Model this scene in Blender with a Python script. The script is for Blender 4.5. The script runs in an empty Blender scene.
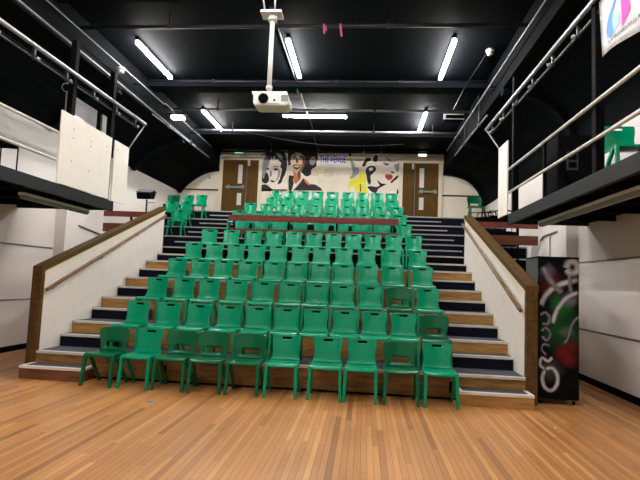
import bpy, bmesh, math, random
from mathutils import Vector, Matrix
random.seed(7)
S = bpy.context.scene
COL = S.collection
PI = math.pi

# ------------------------------------------------------------------ materials
def lin(c):
    c = c / 255.0
    return c / 12.92 if c <= 0.04045 else ((c + 0.055) / 1.055) ** 2.4
def rgb(r, g, b): return (lin(r), lin(g), lin(b), 1.0)

def mat(name, col, rough=0.5, metal=0.0, spec=0.5, var=0.0, scale=6.0, bump=0.0, bscale=60.0, emit=None, estr=0.0, alpha=None, coat=0.0):
    m = bpy.data.materials.new(name); m.use_nodes = True
    nt = m.node_tree; b = nt.nodes['Principled BSDF']
    b.inputs['Base Color'].default_value = col
    b.inputs['Roughness'].default_value = rough
    b.inputs['Metallic'].default_value = metal
    b.inputs['Specular IOR Level'].default_value = spec
    b.inputs['Coat Weight'].default_value = coat
    tc = nt.nodes.new('ShaderNodeTexCoord')
    if var > 0:
        n = nt.nodes.new('ShaderNodeTexNoise'); n.inputs['Scale'].default_value = scale; n.inputs['Detail'].default_value = 5
        nt.links.new(tc.outputs['Object'], n.inputs['Vector'])
        r = nt.nodes.new('ShaderNodeValToRGB')
        r.color_ramp.elements[0].position = 0.3; r.color_ramp.elements[1].position = 0.7
        r.color_ramp.elements[0].color = tuple(c * (1 - var) for c in col[:3]) + (1,)
        r.color_ramp.elements[1].color = tuple(min(1, c * (1 + var)) for c in col[:3]) + (1,)
        nt.links.new(n.outputs['Fac'], r.inputs['Fac']); nt.links.new(r.outputs['Color'], b.inputs['Base Color'])
    if bump > 0:
        n2 = nt.nodes.new('ShaderNodeTexNoise'); n2.inputs['Scale'].default_value = bscale; n2.inputs['Detail'].default_value = 3
        nt.links.new(tc.outputs['Object'], n2.inputs['Vector'])
        bp = nt.nodes.new('ShaderNodeBump'); bp.inputs['Strength'].default_value = bump; bp.inputs['Distance'].default_value = 0.01
        nt.links.new(n2.outputs['Fac'], bp.inputs['Height']); nt.links.new(bp.outputs['Normal'], b.inputs['Normal'])
    if emit:
        b.inputs['Emission Color'].default_value = emit; b.inputs['Emission Strength'].default_value = estr
    return m

def wood_mat(name, col, dark, scale=(1.0, 14.0, 14.0), rough=0.45, spec=0.25):
    m = bpy.data.materials.new(name); m.use_nodes = True
    nt = m.node_tree; b = nt.nodes['Principled BSDF']; b.inputs['Roughness'].default_value = rough; b.inputs['Specular IOR Level'].default_value = spec
    tc = nt.nodes.new('ShaderNodeTexCoord'); mp = nt.nodes.new('ShaderNodeMapping'); mp.inputs['Scale'].default_value = scale
    n = nt.nodes.new('ShaderNodeTexNoise'); n.inputs['Scale'].default_value = 2.2; n.inputs['Detail'].default_value = 7; n.inputs['Distortion'].default_value = 0.6
    r = nt.nodes.new('ShaderNodeValToRGB'); r.color_ramp.elements[0].position = 0.28; r.color_ramp.elements[1].position = 0.66
    r.color_ramp.elements[0].color = dark; r.color_ramp.elements[1].color = col
    nt.links.new(tc.outputs['Object'], mp.inputs['Vector']); nt.links.new(mp.outputs['Vector'], n.inputs['Vector'])
    nt.links.new(n.outputs['Fac'], r.inputs['Fac']); nt.links.new(r.outputs['Color'], b.inputs['Base Color'])
    return m

def floor_mat():
    m = bpy.data.materials.new('strip_floor'); m.use_nodes = True
    nt = m.node_tree; N = nt.nodes; L = nt.links; b = N['Principled BSDF']
    def M(op, a, bb=None, c=None):
        n = N.new('ShaderNodeMath'); n.operation = op
        for i, v in enumerate((a, bb, c)):
            if v is None: continue
            if isinstance(v, (int, float)): n.inputs[i].default_value = v
            else: L.new(v, n.inputs[i])
        return n.outputs[0]
    tc = N.new('ShaderNodeTexCoord'); sp = N.new('ShaderNodeSeparateXYZ'); L.new(tc.outputs['Object'], sp.inputs[0])
    xb = M('DIVIDE', sp.outputs['X'], 0.06); ix = M('FLOOR', xb); fx = M('FRACT', xb)
    w1 = N.new('ShaderNodeTexWhiteNoise'); w1.noise_dimensions = '1D'; L.new(ix, w1.inputs['W'])
    yb = M('ADD', M('DIVIDE', sp.outputs['Y'], 2.3), M('MULTIPLY', w1.outputs['Value'], 7.0)); iy = M('FLOOR', yb); fy = M('FRACT', yb)
    cv = N.new('ShaderNodeCombineXYZ'); L.new(ix, cv.inputs[0]); L.new(iy, cv.inputs[1])
    w2 = N.new('ShaderNodeTexWhiteNoise'); w2.noise_dimensions = '2D'; L.new(cv.outputs[0], w2.inputs['Vector'])
    ramp = N.new('ShaderNodeValToRGB'); cr = ramp.color_ramp
    cr.elements[0].position = 0.0; cr.elements[0].color = rgb(140, 92, 52)
    cr.elements[1].position = 1.0; cr.elements[1].color = rgb(200, 146, 86)
    for p, c in ((0.10, rgb(166, 112, 62)), (0.5, rgb(182, 126, 71)), (0.85, rgb(190, 134, 77))):
        e = cr.elements.new(p); e.color = c
    L.new(w2.outputs['Value'], ramp.inputs['Fac'])
    mp = N.new('ShaderNodeMapping'); mp.inputs['Scale'].default_value = (22, 1.2, 1); L.new(tc.outputs['Object'], mp.inputs['Vector'])
    gr = N.new('ShaderNodeTexNoise'); gr.inputs['Scale'].default_value = 2.0; gr.inputs['Detail'].default_value = 6; L.new(mp.outputs[0], gr.inputs['Vector'])
    st = N.new('ShaderNodeTexNoise'); st.inputs['Scale'].default_value = 0.9; st.inputs['Detail'].default_value = 5; L.new(tc.outputs['Object'], st.inputs['Vector'])
    k = M('ADD', M('MULTIPLY', gr.outputs['Fac'], 0.36), M('MULTIPLY', st.outputs['Fac'], 0.40))
    k = M('ADD', k, 0.62)
    gap = M('MAXIMUM', M('LESS_THAN', fx, 0.075), M('LESS_THAN', fy, 0.0022))
    k2 = M('MULTIPLY', k, M('SUBTRACT', 1.0, M('MULTIPLY', gap, 0.62)))
    mx = N.new('ShaderNodeVectorMath'); mx.operation = 'SCALE'; L.new(ramp.outputs['Color'], mx.inputs[0]); L.new(k2, mx.inputs['Scale'])
    L.new(mx.outputs[0], b.inputs['Base Color'])
    L.new(M('ADD', M('MULTIPLY', st.outputs['Fac'], 0.25), 0.22), b.inputs['Roughness'])
    b.inputs['Specular IOR Level'].default_value = 0.45
    bp = N.new('ShaderNodeBump'); bp.inputs['Strength'].default_value = 0.25; bp.inputs['Distance'].default_value = 0.004
    L.new(M('SUBTRACT', 1.0, gap), bp.inputs['Height']); L.new(bp.outputs['Normal'], b.inputs['Normal'])
    return m

M = {}
M['floor'] = floor_mat()
M['cream'] = mat('cream_wall_paint', rgb(224, 214, 194), 0.7, var=0.05, scale=1.3, bump=0.05)
M['white_wall'] = mat('off_white_wall_paint', rgb(216, 210, 204), 0.6, var=0.05, scale=1.0, bump=0.05)
M['black_paint'] = mat('black_ceiling_paint', rgb(9, 13, 17), 0.75, spec=0.05, var=0.25, scale=1.5, bump=0.08, bscale=14)
M['beam_paint'] = mat('black_beam_paint', rgb(15, 18, 23), 0.75, spec=0.06, var=0.2)
M['cove_paint'] = mat('black_cove_paint', rgb(9, 11, 13), 0.85, spec=0.04, var=0.2, scale=2)
M['black'] = mat('matt_black', rgb(6, 6, 8), 0.85, spec=0.05, var=0.15)
M['black_metal'] = mat('black_metal', rgb(6, 6, 8), 0.7, spec=0.05)
M['fascia'] = mat('dark_grey_fascia', rgb(33, 35, 37), 0.7, spec=0.2, var=0.2, scale=5)
M['pale_rail'] = mat('pale_painted_rail', rgb(196, 190, 180), 0.45)
M['grey_pipe'] = mat('grey_steel_tube', rgb(165, 166, 170), 0.35, metal=0.6)
M['dark_pipe'] = mat('dark_grey_pipe', rgb(40, 42, 47), 0.45, metal=0.2)
M['mid_pipe'] = mat('grey_conduit', rgb(118, 120, 126), 0.4, metal=0.3)
M['ply'] = wood_mat('plywood_riser', rgb(180, 136, 78), rgb(136, 94, 44), (1.2, 6, 9))
M['ply_worn'] = wood_mat('dark_worn_plywood', rgb(124, 82, 54), rgb(84, 52, 34), (1.2, 6, 9))
M['ply_dark'] = wood_mat('worn_plywood', rgb(156, 114, 62), rgb(104, 70, 36), (1.2, 6, 9))
M['carpet'] = mat('dark_grey_carpet', rgb(74, 75, 80), 0.95, spec=0.1, var=0.25, scale=40, bump=0.4, bscale=250)
M['navy_carpet'] = mat('black_carpet_riser', rgb(17, 18, 28), 0.95, spec=0.1, var=0.2, scale=40, bump=0.3, bscale=200)
M['nosing'] = mat('pale_grey_nosing', rgb(186, 180, 172), 0.55, var=0.12, scale=10)
M['nosing_rear'] = mat('grey_nosing', rgb(150, 149, 150), 0.55, var=0.12, scale=10)
M['white_nosing'] = mat('white_edge_strip', rgb(214, 208, 198), 0.5)
M['cap'] = wood_mat('brown_timber_cap', rgb(92, 68, 31), rgb(68, 48, 18), (5, 1, 5), 0.45)
M['handrail'] = wood_mat('handrail_timber', rgb(128, 100, 66), rgb(100, 76, 48), (5, 1, 5), 0.35)
M['green'] = mat('bright_green_plastic', rgb(0, 138, 98), 0.24, spec=0.3, var=0.05, scale=8)
M['dark_green'] = mat('dark_green_plastic', rgb(2, 92, 56), 0.24, spec=0.3, var=0.06, scale=8)
M['slot'] = M['black']  # black that paints in the darkness of the chair handle holes
M['red_board'] = wood_mat('red_brown_board', rgb(112, 54, 46), rgb(90, 40, 34), (1, 6, 12), 0.45)
M['brown_board'] = wood_mat('brown_board', rgb(98, 56, 32), rgb(72, 40, 24), (1, 6, 12), 0.5)
M['door'] = wood_mat('brown_door_veneer', rgb(98, 70, 24), rgb(80, 55, 16), (10, 10, 1), 0.6, 0.15)
M['glass_slit'] = mat('wired_pale_glass', rgb(214, 214, 206), 0.25)
M['push'] = mat('grey_green_push_bar', rgb(120, 142, 130), 0.4)
M['cream_trim'] = mat('cream_gloss_trim', rgb(224, 212, 186), 0.4)
M['dado'] = mat('dark_brown_trim', rgb(62, 46, 36), 0.5)
M['panel_board'] = mat('cream_board', rgb(220, 213, 203), 0.65, spec=0.25, var=0.03)
M['white_plastic'] = mat('white_plastic', rgb(214, 214, 208), 0.4)
M['grey_plastic'] = mat('grey_plastic', rgb(120, 122, 124), 0.5)
M['lens'] = mat('dark_lens_glass', rgb(12, 12, 16), 0.08)
M['tube'] = mat('lit_tube', rgb(255, 255, 255), 0.4, emit=(1.0, 0.955, 0.93, 1), estr=190.0)
M['bulk'] = mat('lit_bulkhead', rgb(255, 250, 235), 0.4, emit=(1.0, 0.93, 0.78, 1), estr=5.0)
M['exit'] = mat('lit_exit_sign', rgb(120, 220, 150), 0.4, emit=(0.35, 0.9, 0.5, 1), estr=1.2)
M['pink'] = mat('pink_ribbon', rgb(196, 84, 146), 0.6)
M['banner'] = mat('white_banner', rgb(240, 238, 238), 0.6)
M['b_blue'] = mat('blue_print', rgb(74, 128, 208), 0.6)
M['b_light'] = mat('light_blue_print', rgb(150, 190, 228), 0.6)
M['b_pink'] = mat('magenta_print', rgb(206, 60, 150), 0.6)
M['b_grey'] = mat('grey_print', rgb(120, 118, 124), 0.6)
M['m_black'] = mat('mural_black', rgb(22, 20, 22), 0.7)
M['m_grey'] = mat('mural_grey', rgb(140, 142, 146), 0.7, var=0.25, scale=5)
M['m_peach'] = mat('mural_peach', rgb(228, 196, 164), 0.7)
M['m_white'] = mat('mural_white', rgb(232, 222, 204), 0.7)
M['m_orange'] = mat('mural_orange', rgb(196, 112, 60), 0.7)
M['m_brown'] = mat('mural_brown', rgb(104, 60, 40), 0.7)
M['m_red'] = mat('mural_red', rgb(200, 52, 44), 0.7)
M['m_yellow'] = mat('mural_yellow', rgb(226, 216, 60), 0.7, var=0.1)
M['sign_bg'] = mat('pale_sign_board', rgb(212, 212, 222), 0.6)
M['sign_blue'] = mat('blue_lettering', rgb(44, 54, 170), 0.6)
M['vent'] = mat('cream_vent', rgb(206, 192, 160), 0.6)
M['amber'] = mat('amber_lens', rgb(150, 120, 80), 0.3)
M['gloss_grey'] = mat('glossy_pale_sheet', rgb(176, 180, 182), 0.15, spec=0.7)
M['mid_grey'] = mat('grey_painted_strip', rgb(96, 96, 96), 0.5)
M['case'] = mat('black_textured_case', rgb(7, 7, 9), 0.8, spec=0.05, var=0.2, scale=60)
M['spray_white'] = mat('white_spray_paint', rgb(176, 176, 178), 0.8, var=0.25, scale=9)
M['spray_grey'] = mat('grey_spray_paint', rgb(110, 108, 112), 0.8, var=0.35, scale=9)
M['card'] = mat('grey_green_side', rgb(58, 63, 58), 0.8, var=0.15)
M['blue_scrap'] = mat('blue_scrap', rgb(110, 140, 196), 0.6)

for nm in ('spray_white', 'spray_grey'):      # spray paint thins out to nothing at the edge of a stroke
    nt = M[nm].node_tree; at = nt.nodes.new('ShaderNodeAttribute'); at.attribute_name = 'fade'
    nt.links.new(at.outputs['Fac'], nt.nodes['Principled BSDF'].inputs['Alpha'])

def graffiti_mat():
    m = bpy.data.materials.new('sprayed_black_panel'); m.use_nodes = True
    nt = m.node_tree; b = nt.nodes['Principled BSDF']; b.inputs['Roughness'].default_value = 0.8; b.inputs['Specular IOR Level'].default_value = 0.08
    tc = nt.nodes.new('ShaderNodeTexCoord')
    cur = None
    base = rgb(8, 8, 10)
    blobs = [((0.33, 0, 1.08), 0.36, rgb(24, 70, 34)), ((0.42, 0, 0.72), 0.20, rgb(92, 26, 28)), ((0.2, 0, 1.72), 0.22, rgb(80, 26, 26)),
             ((0.3, 0, 1.42), 0.2, rgb(30, 96, 44)), ((0.12, 0, 1.9), 0.16, rgb(84, 74, 92)), ((0.48, 0, 1.5), 0.14, rgb(92, 92, 96)), ((0.4, 0, 1.05), 0.13, rgb(66, 84, 70)), ((0.16, 0, 0.5), 0.2, rgb(60, 52, 56))]
    nz = nt.nodes.new('ShaderNodeTexNoise'); nz.inputs['Scale'].default_value = 3.5; nz.inputs['Detail'].default_value = 4
    nt.links.new(tc.outputs['Object'], nz.inputs['Vector'])
    ad = nt.nodes.new('ShaderNodeVectorMath'); ad.operation = 'MULTIPLY_ADD'
    nt.links.new(nz.outputs['Color'], ad.inputs[0]); ad.inputs[1].default_value = (0.35, 0, 0.35); nt.links.new(tc.outputs['Object'], ad.inputs[2])
    sub = nt.nodes.new('ShaderNodeVectorMath'); sub.operation = 'SUBTRACT'; nt.links.new(ad.outputs[0], sub.inputs[0]); sub.inputs[1].default_value = (0.175, 0, 0.175)
    flat = nt.nodes.new('ShaderNodeVectorMath'); flat.operation = 'MULTIPLY'; nt.links.new(sub.outputs[0], flat.inputs[0]); flat.inputs[1].default_value = (1, 0, 1)
    for (c, r, colr) in blobs:
        d = nt.nodes.new('ShaderNodeVectorMath'); d.operation = 'DISTANCE'; nt.links.new(flat.outputs[0], d.inputs[0]); d.inputs[1].default_value = c
        mr = nt.nodes.new('ShaderNodeMapRange'); mr.inputs['From Min'].default_value = r * 0.2; mr.inputs['From Max'].default_value = r
        mr.inputs['To Min'].default_value = 1.0; mr.inputs['To Max'].default_value = 0.0; nt.links.new(d.outputs['Value'], mr.inputs['Value'])
        mx = nt.nodes.new('ShaderNodeMix'); mx.data_type = 'RGBA'
        nt.links.new(mr.outputs['Result'], mx.inputs[0])
        if cur is None: mx.inputs[6].default_value = base
        else: nt.links.new(cur, mx.inputs[6])
        mx.inputs[7].default_value = colr; cur = mx.outputs[2]
    nt.links.new(cur, b.inputs['Base Color'])
    return m
M['graffiti'] = graffiti_mat()

# ------------------------------------------------------------------ mesh helpers
class MB:
    def __init__(s): s.bm = bmesh.new(); s.mats = []; s.smooth = False
    def _mi(s, m):
        if m is None: return 0
        if m not in s.mats: s.mats.append(m)
        return s.mats.index(m)
    def face(s, pts, m=None):
        f = s.bm.faces.new([s.bm.verts.new(p) for p in pts]); f.material_index = s._mi(m); return f
    def box(s, x0, x1, y0, y1, z0, z1, m=None, bev=0.0):
        mi = s._mi(m)
        v = [s.bm.verts.new((x, y, z)) for x in (x0, x1) for y in (y0, y1) for z in (z0, z1)]
        fs = [s.bm.faces.new([v[i] for i in q]) for q in ((0, 1, 3, 2), (4, 6, 7, 5), (0, 4, 5, 1), (2, 3, 7, 6), (0, 2, 6, 4), (1, 5, 7, 3))]
        for f in fs: f.material_index = mi
        if bev > 0:
            es = list({e for f in fs for e in f.edges})
            r = bmesh.ops.bevel(s.bm, geom=es, offset=bev, segments=2, affect='EDGES', profile=0.6)
            for f in r['faces']: f.material_index = mi
        return s
    def prism(s, poly, axis, a, b, m=None):
        """extrude polygon along axis; poly in the two other coordinates (in xyz order)"""
        mi = s._mi(m)
        def P(p, t): return {0: (t, p[0], p[1]), 1: (p[0], t, p[1]), 2: (p[0], p[1], t)}[axis]
        A = [s.bm.verts.new(P(p, a)) for p in poly]; B = [s.bm.verts.new(P(p, b)) for p in poly]
        n = len(poly); fs = [s.bm.faces.new(A), s.bm.faces.new(B[::-1])]
        for i in range(n): fs.append(s.bm.faces.new((A[i], B[i], B[(i + 1) % n], A[(i + 1) % n])))
        for f in fs: f.material_index = mi
        return s
    def bar(s, p0, p1, w, h, m=None, w1=None, h1=None, up=(0, 0, 1)):
        p0 = Vector(p0); p1 = Vector(p1); d = (p1 - p0).normalized(); u = Vector(up)
        if abs(d.dot(u)) > 0.98: u = Vector((0, 1, 0))
        r = d.cross(u).normalized(); u = r.cross(d).normalized(); mi = s._mi(m)
        w1 = w if w1 is None else w1; h1 = h if h1 is None else h1
        A = [s.bm.verts.new(p0 + r * a * w / 2 + u * b * h / 2) for a, b in ((-1, -1), (1, -1), (1, 1), (-1, 1))]
        B = [s.bm.verts.new(p1 + r * a * w1 / 2 + u * b * h1 / 2) for a, b in ((-1, -1), (1, -1), (1, 1), (-1, 1))]
        fs = [s.bm.faces.new(A[::-1]), s.bm.faces.new(B)] + [s.bm.faces.new((A[i], A[(i + 1) % 4], B[(i + 1) % 4], B[i])) for i in range(4)]
        for f in fs: f.material_index = mi
        return s
    def tube(s, pts, r, seg=10, m=None, r1=None):
        pts = [Vector(p) for p in pts]; mi = s._mi(m); rings = []
        u = None
        for i, p in enumerate(pts):
            d = ((pts[min(i + 1, len(pts) - 1)] - p).normalized() + (p - pts[max(i - 1, 0)]).normalized())
            d = d.normalized() if d.length > 1e-6 else Vector((0, 0, 1))
            if u is None:
                u = Vector((0, 0, 1)) if abs(d.z) < 0.95 else Vector((0, 1, 0))
            a = d.cross(u).normalized(); u = a.cross(d).normalized()
            rr = r if r1 is None else r + (r1 - r) * i / (len(pts) - 1)
            rings.append([s.bm.verts.new(p + (a * math.cos(t) + u * math.sin(t)) * rr) for t in [2 * PI * k / seg for k in range(seg)]])
        fs = []
        for A, B in zip(rings, rings[1:]):
            for k in range(seg):
                f = s.bm.faces.new((A[k], B[k], B[(k + 1) % seg], A[(k + 1) % seg])); f.smooth = True; fs.append(f)
        fs.append(s.bm.faces.new(rings[0])); fs.append(s.bm.faces.new(rings[-1][::-1]))
        for f in fs: f.material_index = mi
        return s
    def lathe(s, c, prof, seg=20, m=None):
        """prof: (r, z) list around vertical axis at c"""
        mi = s._mi(m); rings = []
        for r, z in prof:
            rings.append([s.bm.verts.new((c[0] + r * math.cos(2 * PI * k / seg), c[1] + r * math.sin(2 * PI * k / seg), c[2] + z)) for k in range(seg)])
        for A, B in zip(rings, rings[1:]):
            for k in range(seg):
                f = s.bm.faces.new((A[k], A[(k + 1) % seg], B[(k + 1) % seg], B[k])); f.smooth = True; f.material_index = mi
        for R in (rings[0][::-1], rings[-1]):
            f = s.bm.faces.new(R); f.material_index = mi
        return s
    def build(s, name, m=None, parent=None, origin=None, smooth_angle=None):
        bmesh.ops.recalc_face_normals(s.bm, faces=s.bm.faces)
        if parent is not None: off = world_loc(parent)
        elif origin is not None: off = Vector(origin)
        else:
            xs = [v.co for v in s.bm.verts]
            off = Vector(((min(v.x for v in xs) + max(v.x for v in xs)) / 2, (min(v.y for v in xs) + max(v.y for v in xs)) / 2, min(v.z for v in xs)))
        bmesh.ops.translate(s.bm, verts=s.bm.verts, vec=-off)
        me = bpy.data.meshes.new(name); s.bm.to_mesh(me); s.bm.free()
        if m is not None: me.materials.append(m)
        else:
            for mm in s.mats: me.materials.append(mm)
        o = bpy.data.objects.new(name, me); COL.objects.link(o)
        if parent is None: o.location = off
        else: o.parent = parent
        return o

def world_loc(o):
    v = Vector(o.location)
    while o.parent: o = o.parent; v += Vector(o.location)
    return v
def tag(o, label, cat, group=None, kind=None):
    o['label'] = label; o['category'] = cat
    if group: o['group'] = group
    if kind: o['kind'] = kind
    return o
def thing(name, label, cat, loc, group=None, kind=None):
    o = bpy.data.objects.new(name, None); COL.objects.link(o); o.location = loc; o.empty_display_size = 0.1
    return tag(o, label, cat, group, kind)
def struct(o, label=None, cat=None):
    o['kind'] = 'structure'
    if label: o['label'] = label
    if cat: o['category'] = cat
    return o

# ------------------------------------------------------------------ dimensions (metres)
XL, XR = -6.2, 4.96            # side walls
YF, YB = -10.4, 10.3           # wall behind the camera, mural wall
H = 6.45                       # ceiling
D = 0.945                      # tier depth
TZ = [0.372, 0.775, 1.178, 1.580, 1.983, 2.375, 2.735, 3.095, 3.455, 3.84]   # tier heights
PL, PR = -4.317, 3.20          # inner faces of the two stair parapets
HF = 0.657                     # where the half step starts on a tier

# ------------------------------------------------------------------ room
b = MB().box(XL - .2, XR + .2, YF - .2, YB + .2, -0.15, 0); struct(b.build('floor', M['floor'], origin=(0, 0, 0)), 'varnished honey brown strip wood floor of the hall', 'floor')
b = MB().box(XL - .2, XR + .2, YF - .2, YB + .2, H, H + .15); struct(b.build('ceiling', M['black_paint']), 'flat black painted ceiling over the hall', 'ceiling')
ZWL, ZWR = 4.80, 4.50          # where the white side walls meet the black cove
b = MB().box(XL - .2, XL, YF, YB, 0, ZWL, M['white_wall']).box(XL - .2, XL, YF, YB, ZWL, H, M['cove_paint']); struct(b.build('wall_left'), 'off white left side wall with black upper part', 'wall')
b = MB().box(XR, XR + .2, YF, YB, 0, ZWR, M['white_wall']).box(XR, XR + .2, YF, YB, ZWR, H, M['cove_paint']); struct(b.build('wall_right'), 'off white right side wall with black upper part', 'wall')
b = MB().box(XL - .2, XR + .2, YB, YB + .2, 0, H); struct(b.build('wall_back', M['cream']), 'cream end wall with murals and two doors', 'wall')
b = MB().box(XL - .2, XR + .2, YF - .2, YF, 0, H); struct(b.build('wall_front', M['white_wall']), 'off white wall behind the viewpoint', 'wall')

# coves: curved black side ceilings
def cove(prof, sign, name, label):
    poly = prof
    b = MB().prism(poly, 1, YF, YB); o = b.build(name, M['cove_paint']); struct(o, label, 'ceiling cove')
    for f in o.data.polygons: f.use_smooth = False
LC = [(-6.20, 4.80), (-6.13, 4.86), (-6.02, 5.02), (-5.90, 5.14), (-5.76, 5.26), (-5.6, 5.38), (-5.42, 5.49), (-5.22, 5.585), (-5.02, 5.645), (-4.82, 5.685), (-4.65, 5.70)]
RC = [(4.96, 4.50), (4.95, 4.72), (4.90, 4.90), (4.82, 5.06), (4.70, 5.23), (4.56, 5.38), (4.40, 5.50), (4.22, 5.59), (4.0, 5.655), (3.78, 5.695), (3.5, 5.715)]
cove(LC + [(-4.65, H), (-6.2, H)], 1, 'trim_1', 'black curved cove along the left side of the ceiling')
cove(RC + [(3.5, H), (4.96, H)], -1, 'trim_2', 'black curved cove along the right side of the ceiling')
def inset(prof, d):
    out = []
    for i, p in enumerate(prof):
        a = Vector(prof[max(i - 1, 0)]); c = Vector(prof[min(i + 1, len(prof) - 1)]); t = (c - a).normalized()
        n = Vector((-t.y, t.x)); 
        if n.y > 0: n = -n
        out.append((p[0] + n.x * d, p[1] + n.y * d))
    return out
k = 3
for y in (-5.3, -1.4, 2.5, 6.4, 10.12):
    for prof, nm in ((LC, 'left'), (RC, 'right')):
        ins = inset(prof, 0.13)
        o = MB().prism([(p[0], p[1]) for p in prof[0:]] + ins[::-1], 1, y, y + 0.18).build('trim_%d' % k, M['black_paint'])
        struct(o, 'black arched rib across the %s cove' % nm, 'ceiling rib'); k += 1
for y in (-4.0, -0.15, 3.95, 7.95):
    o = MB().box(-4.65, 3.5, y, y + 0.42, H - 0.17, H).build('trim_%d' % k, M['beam_paint']); struct(o, 'black beam across the ceiling', 'ceiling beam'); k += 1
o = MB().box(-4.65, 3.5, YB - 0.25, YB, H - 0.06, H).build('trim_%d' % k, M['beam_paint']); struct(o, 'black beam along the top of the mural wall', 'ceiling beam'); k += 1
# piers
for (x0, x1, y0, y1, z1, w) in ((XR - .22, XR, 2.55, 3.0, 4.6, 'right'), (XL, XL + .25, 3.1, 3.6, 4.85, 'left'), (XR - .22, XR, -5.3, -4.85, 4.6, 'right'), (XL, XL + .25, -5.3, -4.85, 4.85, 'left')):
    o = MB().box(x0, x1, y0, y1, 0, z1).build('trim_%d' % k, M['white_wall']); struct(o, 'off white pier on the %s side wall' % w, 'wall pier'); k += 1
# dado strips on the mural wall
for (x0, x1) in ((-6.1, -4.62), (3.46, 4.9)):
    o = MB().box(x0, x1, YB - .03, YB, 4.84, 4.89).build('trim_%d' % k, M['dado']); struct(o, 'dark dado strip on the cream mural wall', 'dado strip'); k += 1
for (x, y0, y1, z, w, t) in ((XR - .012, -10.3, 2.5, .93, 'right', .03), (XR - .012, -10.3, 2.5, 2.2, 'right', .018), (XL, -10.3, 3.05, 2.13, 'left', .025), (XL, -10.3, 3.05, 1.02, 'left', .02)):
    o = MB().box(x, x + .012, y0, y1, z, z + t).build('trim_%d' % k, M['mid_grey']); struct(o, 'thin grey strip along the %s wall' % w, 'wall strip'); k += 1
for nm, x0, x1, y1 in (('left', XL, XL + .03, 3.1), ('right', XR - .03, XR, 2.55)):
    o = MB().box(x0, x1, YF, y1, 0, 0.11).build('baseboard_' + nm, M['black']); struct(o, 'black skirting along the %s wall' % nm, 'skirting')

# ------------------------------------------------------------------ doors on the mural wall
def door(n, x0, xm, x1, wide_left, label):
    z0, z1 = TZ[9], 6.0
    o = thing('door_%d' % n, label, 'door', ((x0 + x1) / 2, YB, z0), kind='structure')
    y = YB
    MB().box(x0 - .13, x0, y - .07, y, z0, z1 + .15, M['cream_trim']).box(x1, x1 + .13, y - .07, y, z0, z1 + .15, M['cream_trim']).box(x0 - .18, x1 + .18, y - .09, y, z1, z1 + .16, M['cream_trim'], .01).build('door_frame', parent=o)
    MB().box(x0, xm - .01, y - .05, y, z0, z1).build('door_leaf', M['door'], o)
    MB().box(xm + .01, x1, y - .05, y, z0, z1).build('door_leaf', M['door'], o)
    MB().box(xm - .014, xm + .014, y - .06, y - .03, z0, z1).build('meeting_strip', M['mid_grey'], o)
    if wide_left: wx0, wx1 = x0, xm; gx = xm - .24
    else: wx0, wx1 = xm, x1; gx = xm + .24
    MB().box(gx - .08, gx + .08, y - .058, y - .02, 5.12, 5.82).build('vision_panel', M['glass_slit'], o)
    MB().box(gx - .08, gx + .08, y - .058, y - .02, 4.32, 4.76).build('vision_panel', M['glass_slit'], o)
    p = MB().box(wx0 + .14, wx1 - .06, y - .13, y - .05, 4.93, 5.0, None, .012).build('push_bar', M['push'], o)
    MB().box(wx0 + .2, wx0 + .28, y - .10, y - .05, 4.9, 5.05).box(wx1 - .16, wx1 - .08, y - .10, y - .05, 4.9, 5.05).build('bracket', M['push'], p)
    c = xm + (.08 if wide_left else -.08)
    MB().box(c - .035, c + .035, y - .12, y - .05, 5.78, 5.98).build('door_closer', M['white_plastic'], o)
door(1, -4.52, -3.62, -3.18, True, 'brown double door left of the murals with two vision slits')
door(2, 2.07, 2.50, 3.33, False, 'brown double door right of the murals with two vision slits')

# ------------------------------------------------------------------ murals (drawn on a 6.4-per-unit grid on the mural wall)
def wp(u, v, ox=250.0, oy=140.0):
    px = ox + u / 6.4; py = oy + v / 6.4
    return (-3.577 + .03716 * (px - 250) + .00122 * (py - 140), 6.772 + .00058 * (px - 250) - .03676 * (py - 140))
def smooth_poly(pts, n=4):
    out = []; N = len(pts)
    for i in range(N):
        p0, p1, p2, p3 = pts[i - 1], pts[i], pts[(i + 1) % N], pts[(i + 2) % N]
        for k in range(n):
            t = k / n
            out.append(tuple(p1[c] + .5 * t * (p2[c] - p0[c] + t * (2 * p0[c] - 5 * p1[c] + 4 * p2[c] - p3[c] + t * (3 * (p1[c] - p2[c]) + p3[c] - p0[c]))) for c in (0, 1)))
    return out
def paint(parent, name, shapes, ox=250.0, oy=140.0):
    b = MB()
    for i, (m, lay, pts, sm) in enumerate(shapes):
        P = [wp(u, v, ox, oy) for u, v in (smooth_poly(pts) if sm else pts)]
        y = YB - .004 - .003 * lay
        vs = [b.bm.verts.new((x, y, z)) for x, z in P]
        e = [b.bm.edges.new((vs[j], vs[(j + 1) % len(vs)])) for j in range(len(vs))]
        r = bmesh.ops.triangle_fill(b.bm, edges=e, use_beauty=True)
        mi = b._mi(M[m])
        fs = [g for g in r['geom'] if isinstance(g, bmesh.types.BMFace)]
        for f in fs: f.material_index = mi
        ex = bmesh.ops.extrude_face_region(b.bm, geom=fs)
        nv = [g for g in ex['geom'] if isinstance(g, bmesh.types.BMVert)]
        bmesh.ops.translate(b.bm, verts=nv, vec=(0, .003, 0))
        for g in ex['geom']:
            if isinstance(g, bmesh.types.BMFace): g.material_index = mi
        for v in nv:
            for f in v.link_faces: f.material_index = mi
    return b.build(name, None, parent)

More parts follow.
